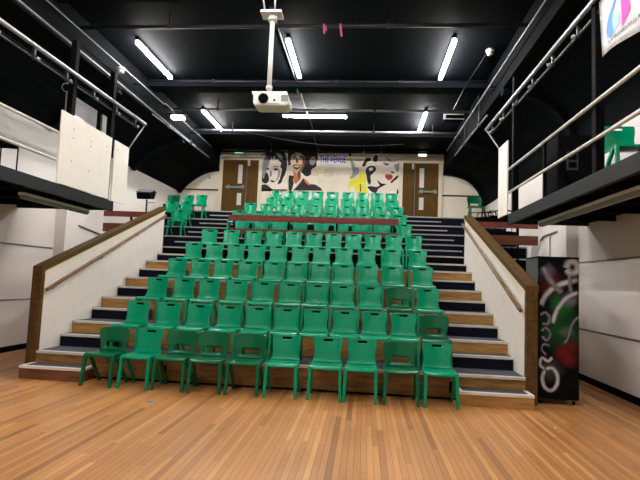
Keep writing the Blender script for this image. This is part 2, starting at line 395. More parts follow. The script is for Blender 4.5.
t = tag(paint(None, 'stencil_mural', [
    ('m_white', 0, [(52, 66), (246, 62), (244, 326), (50, 330)], 0),
    ('m_grey', 1, [(62, 112), (84, 92), (112, 84), (132, 110), (128, 150), (112, 196), (98, 240), (72, 232), (62, 190)], 1),
    ('m_black', 2, [(100, 92), (116, 70), (140, 64), (152, 68), (176, 64), (206, 70), (230, 92), (240, 124), (243, 160), (238, 196), (230, 226), (216, 252), (206, 280), (190, 288), (182, 284), (196, 256), (204, 222), (210, 190), (198, 176), (206, 150), (192, 140), (186, 122), (172, 128), (160, 108), (150, 124), (140, 112), (130, 134), (122, 116), (112, 122)], 0),
    ('m_black', 2, [(64, 190), (82, 216), (92, 250), (108, 214), (122, 226), (128, 262), (110, 284), (86, 274), (70, 240)], 1),
    ('m_black', 3, [(154, 192), (168, 184), (190, 190), (178, 198), (164, 198)], 1),
    ('m_black', 3, [(106, 188), (118, 184), (130, 190), (118, 194)], 1),
    ('m_black', 3, [(150, 178), (168, 170), (196, 178), (170, 176)], 1),
    ('m_grey', 2, [(186, 200), (200, 196), (196, 236), (180, 262), (170, 268), (182, 236)], 1),
    ('m_black', 3, [(136, 262), (156, 266), (166, 274), (146, 276)], 1),
    ('m_grey', 2, [(132, 206), (142, 200), (146, 232), (134, 240)], 1),
    ('m_grey', 3, [(168, 84), (200, 92), (214, 124), (200, 130), (184, 108)], 1),
    ('m_black', 2, [(50, 318), (70, 300), (104, 290), (132, 306), (150, 330), (50, 330)], 1),
    ('m_brown', 2, [(50, 322), (246, 320), (246, 334), (50, 334)], 0),
]), 'black and white stencil portrait mural nearest the left door', 'mural', 'painted portraits on the cream wall')
tag(paint(None, 'stencil_mural', [
    ('m_white', 0, [(248, 62), (432, 62), (440, 328), (250, 328)], 0),
    ('m_black', 1, [(249, 66), (290, 64), (330, 63), (380, 64), (420, 70), (438, 104), (430, 140), (426, 172), (402, 188), (400, 216), (374, 236), (352, 230), (338, 214), (300, 200), (270, 160), (250, 164)], 1),
    ('m_peach', 2, [(268, 108), (284, 90), (312, 82), (342, 96), (356, 124), (356, 154), (346, 184), (326, 210), (304, 218), (286, 204), (272, 176), (264, 140)], 1),
    ('m_brown', 3, [(344, 104), (356, 128), (354, 160), (340, 190), (318, 212), (306, 216), (322, 196), (334, 168), (340, 136)], 1),
    ('m_orange', 4, [(338, 150), (348, 160), (340, 184), (324, 202), (330, 178)], 1),
    ('m_black', 4, [(270, 112), (284, 104), (300, 110), (298, 117), (284, 115)], 1),
    ('m_black', 4, [(318, 108), (334, 102), (350, 112), (346, 119), (330, 116)], 1),
    ('m_black', 4, [(276, 97), (290, 92), (302, 98), (290, 99)], 1),
    ('m_brown', 4, [(300, 122), (306, 122), (314, 142), (308, 150), (298, 146)], 1),
    ('m_brown', 4, [(280, 166), (294, 160), (310, 163), (328, 160), (322, 180), (306, 192), (290, 186)], 1),
    ('m_white', 5, [(286, 168), (304, 168), (322, 166), (312, 178), (296, 178)], 1),
    ('m_orange', 2, [(284, 206), (304, 218), (324, 212), (328, 246), (312, 280), (298, 284), (286, 262)], 1),
    ('m_brown', 3, [(312, 216), (326, 212), (330, 240), (318, 262)], 1),
    ('m_black', 2, [(254, 238), (272, 232), (286, 236), (282, 262), (286, 286), (272, 328), (254, 328)], 1),
    ('m_white', 3, [(284, 290), (300, 286), (316, 268), (322, 276), (296, 312), (280, 326)], 1),
    ('m_black', 3, [(282, 328), (304, 304), (328, 276), (346, 246), (366, 262), (388, 284), (426, 290), (456, 310), (470, 328)], 0),
    ('m_orange', 4, [(348, 250), (362, 258), (384, 282), (400, 288), (380, 292), (360, 274)], 1),
    ('m_grey', 2, [(390, 118), (414, 108), (426, 130), (416, 156), (396, 164), (384, 142)], 1),
]), 'stencil portrait mural of a curly haired smiling figure in orange tones', 'mural', 'painted portraits on the cream wall')
tag(paint(None, 'stencil_mural', [
    ('m_white', 0, [(140, 96), (388, 96), (388, 344), (140, 344)], 0),
    ('m_black', 1, [(138, 166), (152, 136), (168, 114), (192, 118), (190, 134), (170, 142), (156, 170)], 1),
    ('m_black', 1, [(206, 124), (220, 98), (236, 104), (232, 136), (214, 140)], 1),
    ('m_black', 1, [(160, 196), (180, 170), (214, 168), (226, 190), (206, 214), (190, 232), (194, 262), (186, 288), (172, 268), (166, 232)], 1),
    ('m_white', 2, [(182, 182), (202, 178), (206, 192), (186, 198)], 1),
    ('m_black', 1, [(172, 300), (200, 296), (232, 300), (262, 280), (280, 286), (240, 312), (226, 338), (206, 336), (186, 322)], 1),
    ('m_black', 1, [(232, 256), (246, 268), (268, 282), (290, 280), (264, 296), (244, 284)], 1),
    ('m_black', 2, [(268, 148), (284, 150), (306, 154), (296, 162), (278, 158)], 1),
    ('m_grey', 2, [(284, 108), (304, 120), (320, 136), (314, 138), (294, 124)], 1),
    ('m_grey', 1, [(336, 160), (362, 150), (378, 122), (386, 116), (376, 170), (358, 206), (346, 190)], 1),
    ('m_black', 2, [(314, 268), (330, 250), (352, 230), (364, 226), (358, 244), (336, 262), (322, 276)], 1),
    ('m_black', 2, [(318, 202), (334, 206), (336, 214), (320, 212)], 1),
    ('m_red', 2, [(279, 232), (290, 218), (302, 220), (312, 217), (328, 232), (324, 246), (308, 258), (294, 254)], 1),
    ('m_brown', 3, [(282, 232), (298, 234), (312, 232), (326, 236), (312, 240), (296, 240)], 1),
    ('m_black', 2, [(350, 344), (354, 310), (362, 320), (362, 344)], 0),
], 340.0, 140.0), 'stencil mural of a tilted face with red lips beside the right door', 'mural', 'painted portraits on the cream wall')
tag(paint(None, 'spray_mural', [
    ('m_yellow', 1, [(58, 268), (70, 246), (92, 252), (112, 240), (122, 214), (146, 206), (164, 226), (162, 280), (168, 344), (122, 346), (100, 320), (84, 300), (66, 300), (56, 330)], 1),
    ('m_yellow', 1, [(54, 96), (70, 104), (76, 128), (64, 132)], 1),
    ('m_grey', 2, [(66, 128), (84, 140), (98, 172), (116, 180), (118, 214), (98, 232), (78, 246), (62, 244), (80, 214), (74, 180)], 1),
    ('m_black', 2, [(50, 58), (62, 60), (72, 96), (62, 106), (54, 92)], 1),
    ('m_black', 3, [(124, 284), (130, 282), (132, 330), (126, 332)], 0),
], 340.0, 140.0), 'yellow and grey sprayed figure between the lettering and the red lipped face', 'mural', 'painted portraits on the cream wall')
# lettered board
x0, z1 = wp(445, 95); x1, z0 = wp(617, 157)
sg = thing('name_sign', 'pale sign board with blue lettering THE VENUE above the seats', 'sign', ((x0 + x1) / 2, YB, z0))
MB().box(x0, x1, YB - .012, YB, z0, z1).build('sign_board', M['sign_bg'], sg)
def text_mesh(name, body, m, parent, loc, width, height, rot, depth=.004, thick=0.0):
    cu = bpy.data.curves.new(name, 'FONT'); cu.body = body; cu.size = 1; cu.extrude = 0.01; cu.align_x = 'LEFT'; cu.space_character = 1.12; cu.offset = thick
    o = bpy.data.objects.new(name, cu); COL.objects.link(o)
    me = bpy.data.meshes.new_from_object(o.evaluated_get(bpy.context.evaluated_depsgraph_get()))
    bpy.data.objects.remove(o); bpy.data.curves.remove(cu)
    xs = [v.co.x for v in me.vertices]; ys = [v.co.y for v in me.vertices]
    for v in me.vertices:
        v.co.x = (v.co.x - min(xs)) / (max(xs) - min(xs)) * width; v.co.y = (v.co.y - min(ys)) / (max(ys) - min(ys)) * height; v.co.z = (v.co.z) / .01 * depth
    me.transform(rot); me.materials.append(m); me.name = name
    o = bpy.data.objects.new(name, me); COL.objects.link(o)
    if parent: o.parent = parent; o.location = Vector(loc) - world_loc(parent)
    else: o.location = loc
    return o
RX = Matrix.Rotation(PI / 2, 4, 'X')
text_mesh('lettering', 'THE VENUE', M['sign_blue'], sg, (x0 + .03, YB - .014, z0 + .04), x1 - x0 - .06, z1 - z0 - .08, RX, thick=.022)
for (u0, v0, u1, v1, w) in ((396, 194, 441, 236, 'left'), (481, 188, 531, 236, 'right')):
    x0, z1 = wp(u0, v0); x1, z0 = wp(u1, v1)
    t = thing('wall_vent', '%s one of the two small cream vents under the lettered sign' % w, 'vent', ((x0 + x1) / 2, YB, z0), 'cream wall vents')
    MB().box(x0, x1, YB - .03, YB, z0, z1, None, .006).build('vent_frame', M['vent'], t)
    b = MB()
    for i in range(5): zz = z0 + .05 + i * (z1 - z0 - .1) / 4; b.box(x0 + .04, x1 - .04, YB - .036, YB - .028, zz - .008, zz + .008)
    b.build('louvres', M['cream_trim'], t)
# exit sign and emergency light over the doors
t = thing('exit_sign', 'small green lit exit sign above the left door', 'exit sign', (-3.95, YB, 6.24))
MB().box(-4.13, -3.77, YB - .06, YB, 6.24, 6.36, None, .01).build('sign_body', M['white_plastic'], t)
MB().box(-4.11, -3.79, YB - .064, YB - .058, 6.255, 6.345).build('lit_face', M['exit'], t)
b = MB(); y = YB - .067
b.box(-4.07, -3.98, y, y + .004, 6.295, 6.305).prism([(-4.09, 6.30), (-4.06, 6.325), (-4.06, 6.275)], 1, y, y + .004).box(-3.93, -3.90, y, y + .004, 6.27, 6.315).lathe((-3.915, y + .002, 6.318), [(.012, 0), (.014, .008), (.01, .016)], 8).box(-3.86, -3.82, y, y + .004, 6.265, 6.335)
b.build('pictogram', M['white_plastic'], t)
t = thing('emergency_light', 'white emergency light unit above the right door', 'light', (2.74, YB, 6.24))
MB().box(2.57, 2.91, YB - .09, YB, 6.24, 6.37, None, .012).build('housing', M['white_plastic'], t)
MB().box(2.60, 2.88, YB - .10, YB - .085, 6.26, 6.35, None, .01).build('diffuser', M['bulk'], t)
t = thing('socket_plate', 'small grey wall plate on cream wall left of the left door', 'wall plate', (-5.02, YB, 5.28))
MB().box(-5.06, -4.98, YB - .02, YB, 5.28, 5.36, None, .005).build('plate', M['grey_plastic'], t)
MB().box(-5.03, -5.01, YB - .028, YB - .018, 5.31, 5.33).build('switch', M['white_plastic'], t)

# ------------------------------------------------------------------ raked seating
def nose(b, x0, x1, y, z, th=.035, dp=.06, m=None): b.box(x0, x1, y - .015, y + dp, z - th, z + .004, m)
st = thing('tiered_seating_stage', 'raked wooden seating stage of five carpeted tiers carrying the lower green chairs', 'seating stage', ((PL + PR) / 2, 2.3, 0))
for n in range(5):
    z = TZ[n]; zp = 0 if n == 0 else TZ[n - 1]; y0 = n * D; y1 = 4.72
    # tier body: carpeted top, ply front
    tb = MB().box(PL, PR, y0 + .02, y1 if n == 4 else (n + 1) * D + .03, 0 if n == 0 else zp - .02, z).build('tier', M['carpet'], st)
    MB().box(PL + .005, PR - .005, y0, y0 + .022, zp + .0 if n else 0.012, z - .03).build('riser', M['ply_dark'] if n == 0 else M['ply'], tb)
    b = MB(); nose(b, PL, PR, y0, z); b.build('nosing', M['nosing'], tb)
    if n == 0:
        b = MB(); b.box(PL, PR, y0 - .004, y0 + .004, 0, .03)
        b.build('kick_strip', M['black'], tb)
        b = MB()
        for xx in (-2.2, .52, 2.14): b.box(xx - .03, xx + .03, y0 - .008, y0 + .002, .10, .26)
        b.build('slot', M['black'], tb)
        b = MB()
        for xx in (-3.32, -1.1, 1.62): b.box(xx - .004, xx + .004, y0 - .003, y0 + .002, .012, .33)
        b.build('seam', M['dado'], tb)
    for (a0, a1) in ((PL, -3.27), (2.22, PR)):
        zz = (z + TZ[n + 1]) / 2; yy = y0 + HF * D
        s = MB().box(a0, a1, yy + .02, (n + 1) * D, z, zz).build('half_step', M['carpet'], st)
        MB().box(a0 + .002, a1 - .002, yy, yy + .022, z, zz - .03).build('riser', M['navy_carpet'], s)
        b = MB(); nose(b, a0, a1, yy, zz); b.build('nosing', M['nosing'], s)
rt = thing('rear_terrace', 'black upper seating terrace behind the red guard rail up to the mural wall', 'seating terrace', ((XL + XR) / 2, 7, 0))
for n in range(5, 10):
    z = TZ[n]; zp = TZ[n - 1] if n > 5 else 0.0; y0 = n * D + (.0 if n > 5 else 0); y1 = YB - .012 if n == 9 else (n + 1) * D + .03
    zb = 0.0 if n == 5 else zp - .02
    tb = MB().box(XL + .012, XR - .012, y0 + .02, y1, zb, z).build('tier', M['navy_carpet'], rt)
    MB().box(XL + .014, XR - .014, y0, y0 + .022, zb if n > 5 else 0, z - .03).build('riser', M['black'] if n == 5 else M['navy_carpet'], tb)
    b = MB(); nose(b, XL + .012, XR - .012, y0, z, .03, .07); b.build('nosing', M['nosing_rear'], tb)
    if n < 9:
        for (a0, a1) in ((-4.22, -2.95), (2.05, 3.25 - .04 * (n - 5))):
            zz = (z + TZ[n + 1]) / 2; yy = y0 + .55 * D
            s = MB().box(a0, a1, yy + .02, (n + 1) * D, z, zz).build('half_step', M['navy_carpet'], rt)
            MB().box(a0, a1, yy, yy + .022, z, zz - .02).build('riser', M['navy_carpet'], s)
            b = MB(); nose(b, a0, a1, yy, zz, .03, .07); b.build('nosing', M['nosing_rear'], s)
# floor level box steps at the foot of each aisle
for (x0, x1, w, m) in ((-4.33, -3.33, 'left', M['ply_worn']), (2.20, 3.205, 'right', M['ply'])):
    y0, y1, z = -.345, -.006, .192
    t = thing('box_step', 'low wooden box step with white edging at the foot of the %s aisle' % w, 'step', ((x0 + x1) / 2, (y0 + y1) / 2, 0), 'box steps at the aisles')
    MB().box(x0, x1, y0, y1, 0, z - .02).build('body', m, t)
    MB().box(x0 + .05, x1 - .05, y0 + .05, y1, z - .02, z).build('carpet_top', M['carpet'], t)
    MB().box(x0 - .005, x1 + .005, y0 - .006, y0 + .055, z - .034, z + .005).box(x0 - .005, x0 + .05, y0 + .055, y1, z - .034, z + .005).box(x1 - .05, x1 + .005, y0 + .055, y1, z - .034, z + .005).build('edge_strip', M['white_nosing'], t)

# parapets beside the aisles
def parapet(xi, sgn, side):
    xo = xi + sgn * .14; ya, yb_ = 0.0, 4.715; za, zb_ = 1.69, 3.36
    x0, x1 = min(xi, xo), max(xi, xo)
    t = thing('stair_parapet', 'sloping white parapet wall with brown timber cap beside the %s aisle' % side, 'parapet', ((xi + xo) / 2, ya, 0), 'stair parapets')
    MB().prism([(ya + .05, 0), (yb_, 0), (yb_, zb_ - .05), (ya + .05, za - .05)], 0, x0, x1).build('panel', M['panel_board'], t)
    MB().prism([(ya - .02, za - .075), (yb_ + .005, zb_ - .06), (yb_ + .005, zb_ + .03), (ya - .02, za + .015)], 0, x0 - .015, x1 + .03 if sgn > 0 else x1 + .015).build('cap', M['cap'], t)
    MB().prism([(ya + .04, za - .115), (yb_, zb_ - .10), (yb_, zb_ - .055), (ya + .04, za - .07)], 0, *( (xi - .012, xi + .01) if sgn > 0 else (xi - .01, xi + .012))).build('cap_moulding', M['cream_trim'], t)
    MB().box(x0 - .008, x1 + .012, ya - .03, ya + .055, 0, za - .02).build('newel_board', M['cap'], t)
    MB().box(x0 - .004, x1 + .004, yb_ - .03, yb_, 2.0, zb_ - .06).build('end_post', M['dado'], t)
    xh = xi - sgn * .075
    hr = MB().tube([(xh, .03, 1.335), (xh, 4.6, 3.155)], .028, 12).build('handrail', M['handrail'], t)
    for f in (.04, .36, .68, .97):
        yy = .03 + 4.57 * f; zz = 1.335 + 1.82 * f
        MB().tube([(xi, yy, zz - .07), (xh, yy, zz - .06), (xh, yy, zz - .02)], .01, 6).build('bracket', M['grey_pipe'], hr)
parapet(PR, 1, 'right'); parapet(PL, -1, 'left')

# guard rails at the front of the terrace
def guard(x0, x1, label, posts, two=True):
    y = 4.69
    t = thing('guard_rail', label, 'guard rail', ((x0 + x1) / 2, y, TZ[4] if x0 > PL - .1 and x1 < PR + .1 else 0), 'red guard rails of the terrace')
    MB().box(x0, x1, y - .05, y - .01, 3.085 if two == 1 else 3.10, 3.235 if two == 1 else 3.24, None, .004).build('top_board', M['red_board'], t)
    MB().box(x0, x1, y - .05, y - .01, 2.765 if two == 1 else 2.70, 2.89 if two == 1 else 2.925, None, .004).build('lower_board', M['brown_board'], t)
    zb = TZ[4] if two == 1 else TZ[5]
    for p in posts: MB().box(p - .022, p + .022, y - .01, y + .03, zb if two == 1 else 0, 3.22).build('post', M['black_metal'], t)
guard(-2.63, 1.61, 'long red guard rail across the middle of the green chairs', (-2.5, -1.1, .1, 1.5), 1)
guard(PR + .19, XR - .06, 'short red guard rail right of the right parapet', (3.55, 4.45), 2)
guard(-5.92, PL - .19, 'short red guard rail left of the left parapet', (-5.2, -4.62), 2)

# ------------------------------------------------------------------ chairs
def grid_shell(rows, ncol, holes, thick, xs=None):
    """rows: list of (y, z, halfwidth, bow); holes: set of (i, j) faces left out"""
    bm = bmesh.new(); V = []
    for (y, z, hw, bow, bz) in rows:
        r = []
        for j in range(ncol + 1):
            u = -1 + 2 * j / ncol if xs is None else xs[j]
            r.append(bm.verts.new((u * hw, y - bow * u * u, z + bz * u * u)))
        V.append(r)
    for i in range(len(rows) - 1):
        for j in range(ncol):
            if (i, j) in holes: continue
            f = bm.faces.new((V[i][j], V[i][j + 1], V[i + 1][j + 1], V[i + 1][j])); f.smooth = True
    bmesh.ops.recalc_face_normals(bm, faces=bm.faces)
    g = bmesh.ops.solidify(bm, geom=list(bm.faces), thickness=thick)
    for f in bm.faces: f.smooth = True
    return bm
def mesh_of(bm, name, m):
    bmesh.ops.recalc_face_normals(bm, faces=bm.faces)
    me = bpy.data.meshes.new(name); bm.to_mesh(me); bm.free(); me.materials.append(m); return me
# chair sections are a touch wider than deep
US = [-1, -.93, -.8, -.62, -.45, -.34, -.17, 0, .17, .34, .45, .62, .8, .93, 1]
def seat_mesh(m):
    rows = [(-.222, .412, .175, -.01, 0), (-.224, .43, .198, -.012, 0), (-.212, .448, .212, -.012, .0), (-.19, .458, .222, -.008, .004), (-.12, .456, .228, 0, .008), (-.02, .45, .228, 0, .012), (.08, .448, .222, 0, .014), (.15, .452, .214, 0.004, .016), (.185, .468, .206, .008, .016)]
    bm = grid_shell(rows, 14, set(), .012, US)
    for s in (-1, 1):     # turned-down side skirts
        P = [(s * .224, -.2, .452), (s * .224, .16, .452), (s * .218, .14, .41), (s * .216, -.19, .40)]
        a = [bm.verts.new(p) for p in P]; c = [bm.verts.new((p[0] - s * .012, p[1], p[2])) for p in P]
        bm.faces.new(a); bm.faces.new(c[::-1])
        for i in range(4): bm.faces.new((a[i], a[(i + 1) % 4], c[(i + 1) % 4], c[i]))
    return mesh_of(bm, 'seat', m)
def back_a(m):
    rows = [(.17, .456, .218, .02, .0), (.188, .478, .212, .022, 0), (.200, .51, .200, .024, 0), (.208, .55, .194, .026, 0), (.214, .59, .188, .028, 0), (.220, .63, .190, .03, 0), (.228, .67, .199, .032, 0), (.236, .71, .205, .034, 0),
            (.243, .745, .209, .036, 0), (.246, .757, .209, .036, 0), (.2495, .789, .208, .036, 0), (.252, .80, .206, .036, 0), (.253, .812, .199, .034, -.003), (.252, .82, .186, .03, -.006)]
    return mesh_of(grid_shell(rows, 14, {(9, j) for j in range(5, 9)}, .012, US), 'backrest', m)
def back_b(m):
    rows = [(.17, .456, .214, .02, .0), (.188, .478, .208, .024, 0), (.198, .515, .206, .03, 0), (.206, .555, .206, .036, 0), (.212, .59, .212, .042, 0), (.22, .625, .222, .048, .0), (.230, .67, .232, .052, 0), (.238, .715, .236, .054, 0), (.246, .76, .236, .054, 0), (.252, .79, .232, .052, -.004), (.253, .806, .214, .048, -.008), (.252, .815, .196, .042, -.012)]
    return mesh_of(grid_shell(rows, 14, {(i, j) for i in (2, 3) for j in range(3, 11)}, .013, US), 'backrest', m)
def leg_mesh(s, front, m, name='leg'):
    b = MB()
    if front: b.bar((s * .204, -.185, .452), (s * .217, -.235, 0.0), .046, .055, None, .04, .044, up=(0, 1, 0))
    else: b.bar((s * .200, -.10, .44), (s * .217, .225, 0.0), .042, .06, None, .038, .044, up=(0, 1, 0))
    bmesh.ops.bevel(b.bm, geom=list(b.bm.edges), offset=.006, segments=1, affect='EDGES')
    # feet flush with the ground
    for v in b.bm.verts: v.co.z = max(v.co.z, 0)
    return mesh_of(b.bm, name, m)
def chair_proto(kind):
    m = M['dark_green'] if kind == 'B' else M['green']
    parts = [('seat', seat_mesh(m)), ('backrest', back_b(m) if kind == 'B' else back_a(m))]
    if kind == 'A':
        b = MB(); b.box(-.068, .068, .2555, .2615, .755, .792); parts.append(('slot_shade_panel', mesh_of(b.bm, 'slot_shade_panel', M['slot'])))  # black sheet behind the open handle hole, standing in for shade
    for s in (-1, 1):
        for fr in (True, False): parts.append(('leg', leg_mesh(s, fr, m)))
    return parts
PROTO = {k: chair_proto(k) for k in 'ABC'}
CHAIRS = 'green plastic audience chairs'
FIRST = {}
def chair(kind, loc, rz, label, scale=1.0, wide=1.0):
    if kind not in FIRST:
        root = bpy.data.objects.new('stacking_chair', None); COL.objects.link(root); root.empty_display_size = .1
        kids = []
        for nm, me in PROTO[kind]:
            o = bpy.data.objects.new(nm, me); COL.objects.link(o); o.parent = root; kids.append(o)
        FIRST[kind] = (root, kids)
    else:
        r0, k0 = FIRST[kind]
        root = r0.copy(); COL.objects.link(root)
        for c0 in k0:
            c = c0.copy(); c.parent = root; COL.objects.link(c)
    root.location = loc; root.rotation_euler = (0, 0, rz); root.scale = (scale * wide, scale, scale)
    root['label'] = label; root['category'] = 'chair'; root['group'] = CHAIRS
    return root
ORD = ['first', 'second', 'third', 'fourth', 'fifth', 'sixth', 'seventh', 'eighth', 'ninth', 'tenth', 'eleventh']
ROWX = {
 1: [-2.98, -2.43, -1.92, -1.41, -0.86, -0.32, 0.30, 0.80, 1.35, 1.89],
 2: [-2.91, -2.37, -1.87, -1.36, -0.87, -0.4, 0.07, 0.54, 1.0, 1.46, 1.94],
 3: [-3.0, -2.49, -2.01, -1.49, -0.99, -0.5, -0.02, 0.46, 0.94, 1.44, 1.95],
 4: [-3.01, -2.52, -2.03, -1.53, -1.0, -0.53, -0.06, 0.41, 0.9, 1.37, 1.95],
 5: [-3.02, -2.53, -2.05, -1.57, -1.08, -0.6, -0.13, 0.36, 0.86, 1.4, 1.95],
 6: [-2.97, -2.43, -1.88, -1.37, -0.89, -0.41, 0.06, 0.53, 1.0, 1.48, 1.95],
 7: [-2.41, -1.9, -1.42, -0.88, -0.33, 0.18, 0.69, 1.23, 1.78],
 8: [-2.75, -2.23, -1.74, -1.23, -0.72, -0.22, 0.28, 0.75, 1.25, 1.74],
 9: [-2.66, -2.16, -1.68, -1.2, -0.72, -0.24, 0.23, 0.7, 1.2, 1.7],
 10: [-2.18, -1.71, -1.24, -0.76, -0.28, 0.19, 0.67, 1.14, 1.61],
 11: [-2.24, -1.77, -1.31, -0.84, -0.33, 0.2, 0.68, 1.16, 1.63]}
ROWN = {1: 'the front row on the wood floor', 2: 'the second row, on the lowest tier', 3: 'the third row up', 4: 'the fourth row up', 5: 'the fifth row up', 6: 'the row just below the red rail',
        7: 'the first row behind the red rail', 8: 'the second row behind the red rail', 9: 'the third row behind the red rail', 10: 'the row before the topmost', 11: 'the topmost row under the murals'}
BS = {(1, 0), (1, 2), (1, 3), (1, 4), (1, 8), (2, 10), (3, 9)}
JIT = random.Random(3)
for r, xs in ROWX.items():
    z = 0 if r == 1 else TZ[r - 2]
    ynose = (r - 2) * D
    for i, x in enumerate(xs):
        kd = 'B' if (r, i) in BS else 'A'
        y = (-.355 + JIT.uniform(-.012, .012)) if r == 1 else ynose + .275 + JIT.uniform(-.018, .018)
        rz = JIT.uniform(-.035, .035)
        if (r, i) == (1, 0): rz = -.08
        if (r, i) in ((1, 1), (1, 2)): rz = -.08
        side = ORD[i] + ' from left' if i <= len(xs) // 2 else (ORD[len(xs) - 1 - i] + ' from right')
        if i == 0: side = 'leftmost'
        if i == len(xs) - 1: side = 'rightmost'
        lab = ('bright green chair, %s in %s' if kd == 'A' else 'dark green open-backed chair, %s in %s') % (side, ROWN[r])
        chair(kd, (x + (.02 if r == 1 else 0), y, z + .0045), rz, lab, 1.0, (1.05 if kd == 'B' else 1.02) if r == 1 else .97)
# spare chairs on the left aisle, far right landing and right gallery
z7, z8, z9 = TZ[6], TZ[7], TZ[8]
chair('A', (-4.46, 5.94, z7 + .0045), .03, 'bright green chair at the front of the spare cluster by left parapet', .97, .93)
chair('A', (-4.68, 6.92, z8 + .0045), -.03, 'bright green spare chair on the middle step, nearer the aisle', 1.0, .9)
chair('A', (-5.13, 6.92, z8 + .0045), .03, 'bright green spare chair on the middle step, nearer the left side wall', 1.0, .9)
chair('A', (-4.96, 7.88, z9 + .0045), .0, 'bright green spare chair between the dark one and the lone one, by left wall', 1.0, .9)
chair('B', (-5.44, 7.88, z9 + .0045), .04, 'dark green open-backed chair farthest left, beside the left side wall', 1.0, .9)
chair('A', (-4.50, 7.80, z9 + .0045), -.03, 'bright green spare chair on the left aisle nearest the left door', 1.0, .9)
chair('B', (4.45, 9.35, TZ[9] + .0045), .05, 'dark green open-backed chair alone on the landing right of the right door', 1.08)
GD = 3.03
chair('C', (4.09, -1.06, GD + .003), .0, 'green chair standing up on the right gallery behind the railing', 1.0)

# ------------------------------------------------------------------ side galleries
def gallery(x_in, x_w, y1, side):
    s = 1 if x_w > x_in else -1
    x0, x1 = min(x_in, x_w), max(x_in, x_w)
    t = thing('gallery_walkway', 'raised black walkway gallery along the %s side wall' % side, 'gallery', ((x0 + x1) / 2, y1, 2.83), 'side galleries')
    e = .06 if s > 0 else -.06
    MB().box(min(x_in + e, x_w), max(x_in + e, x_w), YF, y1 - .06, 2.93, GD).build('deck', M['black'], t)
    MB().box(min(x_in, x_in + e), max(x_in, x_in + e), YF, y1, 2.86, GD + .03, None, .008).build('fascia', M['fascia'], t)
    MB().box(x0, x1, y1 - .06, y1, 2.88, GD + .03).build('end_beam', M['fascia'], t)
    yy = YF + .6
    while yy < y1 - .3: MB().box(x0 + .07, x1 - .02, yy, yy + .06, 2.84, 2.93).build('joist', M['black'], t); yy += .9
    return t
gallery(3.5, XR - .003, 2.12, 'right'); gallery(-4.2, XL + .003, 1.85, 'left')
def post(x, y, z0, z1, w, label, parent=None):
    b = MB().box(x - w, x + w, y - w, y + w, z0, z1)
    return tag(b.build('gallery_post', M['black_metal']), label, 'post', 'black gallery posts')
def railing(x, ya, yb_, side, balus, zoff=0):
    t = thing('gallery_railing', 'two pale handrails on black uprights along the %s gallery' % side, 'railing', (x, (ya + yb_) / 2, GD), 'gallery railings')
    for z in (3.44 + zoff, 3.89 + zoff): MB().tube([(x, ya, z - .01), (x, yb_, z + .03)], .024, 10).build('rail', M['pale_rail'], t)
    for y in balus: MB().box(x + .025 * (1 if x > 0 else -1) - .02, x + .025 * (1 if x > 0 else -1) + .02, y - .03, y + .03, GD + .03, 3.93 + zoff).build('upright', M['black_metal'], t)
railing(3.5, YF + .05, 2.05, 'right', (-8, -6.3, -4.6, -3.0, .22)); railing(-4.2, YF + .05, -.10, 'left', (-8, -6.3, -4.6, -3.0, -1.42), -.04)
for (y, z1, w) in ((1.88, 5.66, 'beside the cream end board'), (-1.47, 5.66, 'beside the banner'), ):
    post(3.565, y, GD + .03, z1, .05, 'tall black post on the right gallery edge ' + w)
for (y, w) in ((.30, 'behind the large cream board'), (1.62, 'between the two cream boards')):
    post(-4.265, y, GD + .03, 5.60, .05, 'tall black post on the left gallery edge ' + w)
def board(x, y0, y1, z0, z1, label, dots):
    t = thing('balustrade_board', label, 'board', (x, (y0 + y1) / 2, z0), 'cream balustrade boards')
    MB().box(x - .012, x + .012, y0, y1, z0, z1, None, .003).build('panel', M['panel_board'], t)
    b = MB(); s = 1 if x < 0 else -1
    for (y, z) in dots: b.box(x + s * .012 - .004, x + s * .012 + .004, y - .012, y + .012, z - .008, z + .008)
    b.build('screw_heads', M['mid_grey'], t)
board(-4.19, -.05, 1.58, GD + .035, 4.27, 'large cream board fixed to the left gallery railing', [(.3, 4.05), (.3, 3.9), (.85, 4.0), (.85, 3.9), (1.4, 4.05), (1.4, 3.95), (.3, 3.5), (.85, 3.45)])
board(-4.19, 1.70, 2.29, GD + .035, 4.27, 'narrow cream board at the far end of the left gallery railing', [(1.8, 4.1)])
board(3.49, 2.10, 2.74, GD + .035, 4.50, 'cream board at the far end of the right gallery', [(2.2, 4.3), (2.6, 4.3)])
# glossy sheets behind the left boards
for (y0, y1, w) in ((.55, 1.53, 'wider'), (1.74, 2.2, 'narrower')):
    t = thing('glazed_screen', '%s glossy grey screen standing behind the left cream boards' % w, 'screen', (-4.52, (y0 + y1) / 2, GD), 'glossy screens on the left gallery')
    MB().box(-4.535, -4.505, y0, y1, GD, 4.47).build('sheet', M['gloss_grey'], t)
    MB().box(-4.54, -4.50, y0, y1, 4.47, 4.80).build('header', M['mid_grey'], t)
# things up on the galleries
t = thing('speaker_cabinet', 'black loudspeaker cabinet with side handle on the right gallery', 'speaker', (3.90, .28, GD))
MB().box(3.64, 4.16, 0.0, .56, GD + .003, 3.98, None, .015).build('cabinet', M['case'], t)
h = MB().box(3.76, 3.93, -.012, .0, 3.44, 3.72, None, .004).build('handle_plate', M['dark_pipe'], t)
MB().box(3.79, 3.90, -.02, -.012, 3.48, 3.56).box(3.79, 3.90, -.02, -.012, 3.60, 3.68).build('recess', M['black'], h)
MB().box(4.14, 4.17, -.003, .5, GD + .02, 3.9).build('corner_strip', M['black'], t)
tag(MB().lathe((3.86, .28, 3.98), [(.15, 0), (.16, .006), (.155, .014), (.03, .02)], 18).build('cymbal', M['grey_plastic']), 'flat round grey disc lying on the loudspeaker cabinet', 'disc')
t = thing('equipment_box', 'black equipment box at the near end of the left gallery', 'box', (-4.75, -1.72, GD))
